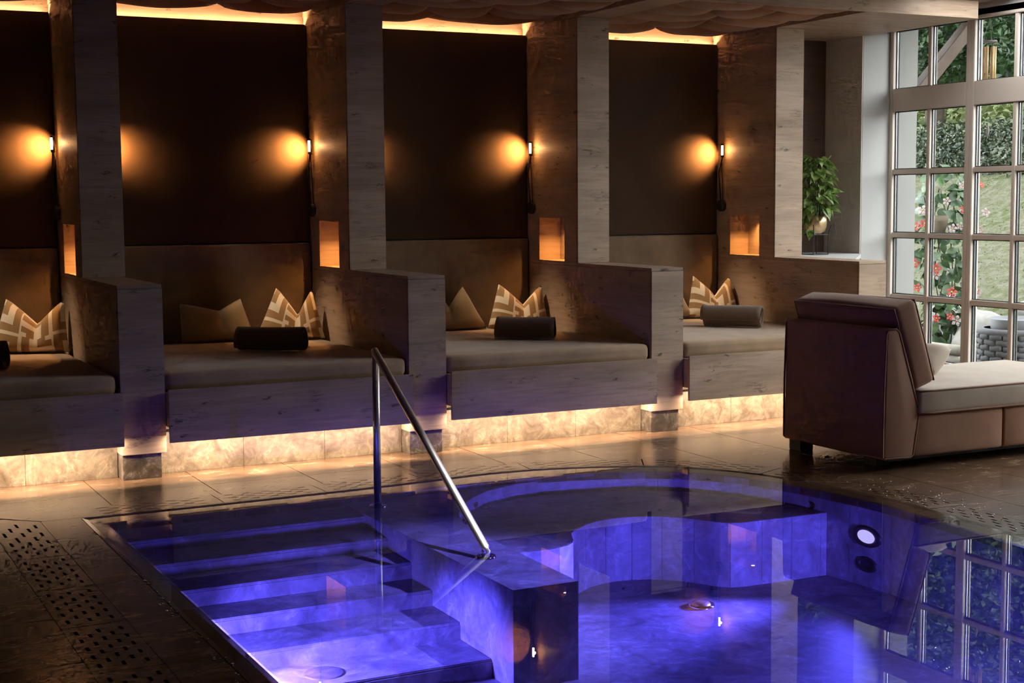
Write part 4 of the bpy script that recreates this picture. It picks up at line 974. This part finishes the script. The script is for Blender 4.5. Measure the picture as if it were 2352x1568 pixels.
MB().lathe([(0.0005, 0), (0.058, 0), (0.062, 0.008), (0.058, 0.016), (0.0005, 0.016)], (cx_, cyy, 2.885), 24).build('disc', M_slate, wc, smooth=True)
MB().lathe([(0.0005, 0), (0.03, 0), (0.03, 0.008), (0.0005, 0.008)], (cx_ - 0.004, cyy + 0.02, 2.62), 18).build('clapper', M_slate, wc, smooth=True)
for k in range(6):
    a = 2*PI*k/6 + 0.4; p = Vector((cx_ + 0.045*math.cos(a), cyy + 0.045*math.sin(a), 0)); L = 0.30 + 0.03 * (k % 3)
    MB().tube([(p.x, p.y, 2.85 - L), (p.x, p.y, 2.85)], 0.0115, 12).build('tube', M_bamboo, wc, smooth=True)
    MB().tube([(p.x, p.y, 2.85), (p.x, p.y, 2.887)], 0.0012, 4).build('string', M_log, wc)
for k in range(3):
    a = 2*PI*k/3; MB().tube([(cx_ + 0.055*math.cos(a), cyy + 0.055*math.sin(a), 2.90), (cx_, cyy, 3.09)], 0.0016, 4).build('string', M_log, wc)
MB().tube([(cx_, cyy, 3.09), (cx_, cyy, 3.22)], 0.0016, 4).build('string', M_log, wc)
MB().tube([(cx_, cyy, 2.62), (cx_, cyy, 2.22)], 0.0016, 4).build('string', M_log, wc)
MB().lathe([(0.0005, 0), (0.012, 0.02), (0.014, 0.06), (0.0005, 0.13)], (cx_, cyy, 2.10), 10).build('wind_catcher', M_slate, wc, smooth=True)
# flowering climber in a log planter
for k, (z, lab) in enumerate(((0.055, 'lower pale weathered log edging the flower bed'), (0.155, 'upper pale weathered log edging the flower bed'))):
    m = MB().tube([(10.0 - 0.005*k, 11.45, z), (9.99, 10.95, z + 0.003), (10.0, 10.30 + 0.1 * k, z)], 0.05, 14)
    tag(m.build('log', M_log, None, smooth=True, origin=(10, 10.9, 0)), lab, 'log', 'logs edging the flower bed')
mv = thing('climbing_plant', (10.32, 11.02, 0.1), 'flowering climber with red and white blossoms outside the window', 'plant')
CXm, CYm = 10.32, 11.02; rnd = random.Random(21)
lm2 = [leaf_mesh('leaf', 0.105, 0.030, heart=0, bend=b, fold=0.2, mt=M_mand) for b in (0.15, 0.4)]
for k in range(5):
    P = [(CXm + 0.10*math.cos(k*1.3 + z*2.2), CYm + 0.10*math.sin(k*1.3 + z*2.2), 0.08 + z) for z in [i*0.2 for i in range(9)]]
    MB().tube(P, 0.006, 6).build('stem', M_bark, mv, smooth=True)
for k in range(298):
    z = 0.15 + 1.68 * rnd.random(); rr = (0.20 + 0.13 * math.sin(min(1, max(0, (z - 0.2) / 1.6)) ** 1.4 * PI * 0.85)) * math.sqrt(rnd.uniform(0.25, 1.0)); a = rnd.uniform(PI * 0.75, PI * 1.95)
    p = (CXm + rr*math.cos(a), CYm + rr*math.sin(a), z)
    nr = (Vector((math.cos(a), math.sin(a), 0)) + Vector((rnd.gauss(0, .45), rnd.gauss(0, .45), 0.35 + rnd.gauss(0, .35)))).normalized(); tn = nr.cross(Vector((rnd.gauss(0, 1), rnd.gauss(0, 1), rnd.gauss(0, 1)))).normalized()
    o = bpy.data.objects.new('leaf', rnd.choice(lm2)); C.objects.link(o); o.parent = mv
    o.matrix_local = Matrix.Translation(Vector(p) - ORI[mv.name]) @ Matrix((tn.cross(nr), tn, nr)).transposed().to_4x4() @ Matrix.Scale(rnd.uniform(1.1, 1.7), 4)
def flower_mesh(mt):
    vs = []; fs = []
    for k in range(5):
        a = 2*PI*k/5; c, s = math.cos(a), math.sin(a); b = len(vs)
        for (r, w, z) in ((0.006, 0, 0.0), (0.028, -0.014, 0.008), (0.045, -0.006, 0.006), (0.050, 0.006, 0.002), (0.030, 0.019, 0.010)): vs.append((r*c - w*s, r*s + w*c, z))
        fs.append(tuple(range(b, b + 5)))
    me = MB().add(vs, fs).mesh('flower', 0, False, False); me.materials.append(mt); return me
FM = [flower_mesh(M_red), flower_mesh(M_pink)]
for k in range(34):
    z = rnd.uniform(0.35, 1.75); a = rnd.uniform(PI * 0.85, PI * 1.75); rr = 0.27 + 0.13 * math.sin(min(1, max(0, (z - 0.2) / 1.6)) ** 1.4 * PI * 0.85)
    p = Vector((CXm + rr*math.cos(a), CYm + rr*math.sin(a), z)); nrm = (Vector((-0.65, -0.75, 0.25)) + Vector((math.cos(a), math.sin(a), 0)) * 0.5 + Vector((rnd.gauss(0, .25), rnd.gauss(0, .25), rnd.gauss(0, .25)))).normalized()
    o = bpy.data.objects.new('flower', FM[k % 2]); C.objects.link(o); o.parent = mv
    o.matrix_local = Matrix.Translation(p - ORI[mv.name]) @ nrm.to_track_quat('Z', 'Y').to_matrix().to_4x4() @ Matrix.Scale(rnd.uniform(0.8, 1.15), 4)
    c = bpy.data.objects.new('flower_throat', bpy.data.meshes.get('throat') or MB().lathe([(0.0005, 0.012), (0.008, 0.008), (0.007, 0)], (0, 0, 0), 8).mesh('throat', 0, True)); C.objects.link(c); c.parent = o
    if not c.data.materials: c.data.materials.append(M_yellow)
fp = MB().lathe([(0.0005, 0), (0.06, 0), (0.085, 0.10), (0.092, 0.16), (0.083, 0.16), (0.078, 0.11), (0.0005, 0.11)], (10.06, 10.80, 1.26), 20)
tag(fp.build('flower_pot', M_clay, None, smooth=True, origin=(10.06, 10.80, 1.26)), 'olive clay pot hanging among the flowers of the climber', 'flower pot')
# boulders, pebbles, woven planter
def boulder(c, s, seed, label):
    bm = bmesh.new(); bmesh.ops.create_icosphere(bm, subdivisions=4, radius=1.0); r = random.Random(seed); ph = [r.uniform(0, 6) for _ in range(9)]
    for v in bm.verts:
        p = v.co.copy(); k = 1 + 0.12*math.sin(2.3*p.x+ph[0])*math.sin(2.1*p.y+ph[1]) + 0.08*math.sin(4.7*p.z+ph[2]+2*p.x) + 0.04*math.sin(9*p.x+ph[3])*math.sin(8*p.y+ph[4])
        v.co = Vector((p.x*s[0], p.y*s[1], p.z*s[2])) * k
    me = bpy.data.meshes.new('boulder'); bm.to_mesh(me); bm.free(); me.polygons.foreach_set('use_smooth', [True]*len(me.polygons))
    tag(link_mesh('boulder', me, M_rock, None, loc=c), label, 'boulder', 'garden boulders')
boulder((10.62, 10.70, 0.20), (0.34, 0.30, 0.30), 1, 'pale boulder on the pebbles beside the woven planter')
boulder((11.0, 11.55, 0.22), (0.32, 0.36, 0.38), 2, 'pale boulder behind the flowering climber')
boulder((11.35, 10.55, 0.42), (0.34, 0.42, 0.26), 3, 'pale boulder half hidden behind the woven planter')
pv = MB(); r = random.Random(77); ico = bmesh.new(); bmesh.ops.create_icosphere(ico, subdivisions=1, radius=1.0); iv_ = [v.co.copy() for v in ico.verts]; if_ = [tuple(v.index for v in f.verts) for f in ico.faces]; ico.free()
for k in range(1500):
    x, y = r.uniform(9.15, 10.6), r.uniform(9.4, 11.2); s = r.uniform(0.014, 0.030); a, b, c = s*r.uniform(.8, 1.4), s*r.uniform(.7, 1.2), s*r.uniform(.5, .8); q = r.uniform(0, PI)
    pv.add([(x + v.x*a*math.cos(q) - v.y*b*math.sin(q), y + v.x*a*math.sin(q) + v.y*b*math.cos(q), gz(x, y) + 0.012 + v.z*c) for v in iv_], if_)
pb = pv.build('pebbles', M_pebble, None, smooth=True); tag(pb, 'pale grey pebbles spread in front of the boulder', 'pebbles', kind='stuff')
wp = thing('woven_planter', (9.95, 9.72, 0), 'large grey planter woven from thick rope outside the window', 'planter')
WX, WY, WR = 9.95, 9.66, 0.34
MB().lathe([(WR - 0.05, 0.46), (WR + 0.005, 0.46), (WR + 0.02, 0.43), (WR + 0.005, 0.40), (WR - 0.05, 0.40)], (WX, WY, -0.03), 36).build('rim', M_weave, wp, smooth=True)
MB().lathe([(0.001, 0.0), (WR - 0.06, 0.0), (WR - 0.035, 0.42)], (WX, WY, -0.03), 36).build('liner', M_weave, wp, smooth=True)
MB().lathe([(WR - 0.12, 0.42), (WR - 0.085, 0.54), (WR - 0.10, 0.55), (WR - 0.16, 0.42)], (WX, WY, -0.03), 36).build('inner_pot', plain('grey_inner_pot', (0.08, 0.083, 0.09), 0.6), wp, smooth=True)
kn = puffy((0.062, 0.022, 0.027), 0.018, (0.0, 0.006, 0.004), 3)
kn.materials.append(M_weave)
for row in range(8):
    for k in range(16):
        a = 2*PI*(k + 0.5*(row % 2))/16
        if math.cos(a - math.radians(222)) < -0.25: continue
        rr = WR - 0.03 + 0.003*row; o = bpy.data.objects.new('rope_loop', kn); C.objects.link(o); o.parent = wp
        o.location = Vector((WX + rr*math.cos(a), WY + rr*math.sin(a), 0.02 + row*0.049)) - ORI[wp.name]; o.rotation_euler = (0, 0.12*(-1)**row, a + PI/2)

# water droplets splashed over the stone beside the pool
dv = MB(); r = random.Random(5)
for k in range(150):
    if k < 60: x, y = 1.47 - r.uniform(0.09, 0.14), r.uniform(4.3, 6.3)
    else: x, y = r.uniform(5.30, 5.62), r.uniform(4.9, 6.5)
    q = r.uniform(0.0025, 0.006)
    dv.add([(x + v.x * q, y + v.y * q, 0.0006 + (v.z * 0.5 + 0.2) * q) for v in iv_], if_)
tag(dv.build('water_droplets', M_chrome, None, smooth=True), 'scattered water droplets on the stone beside the pool edge', 'droplets', kind='stuff')
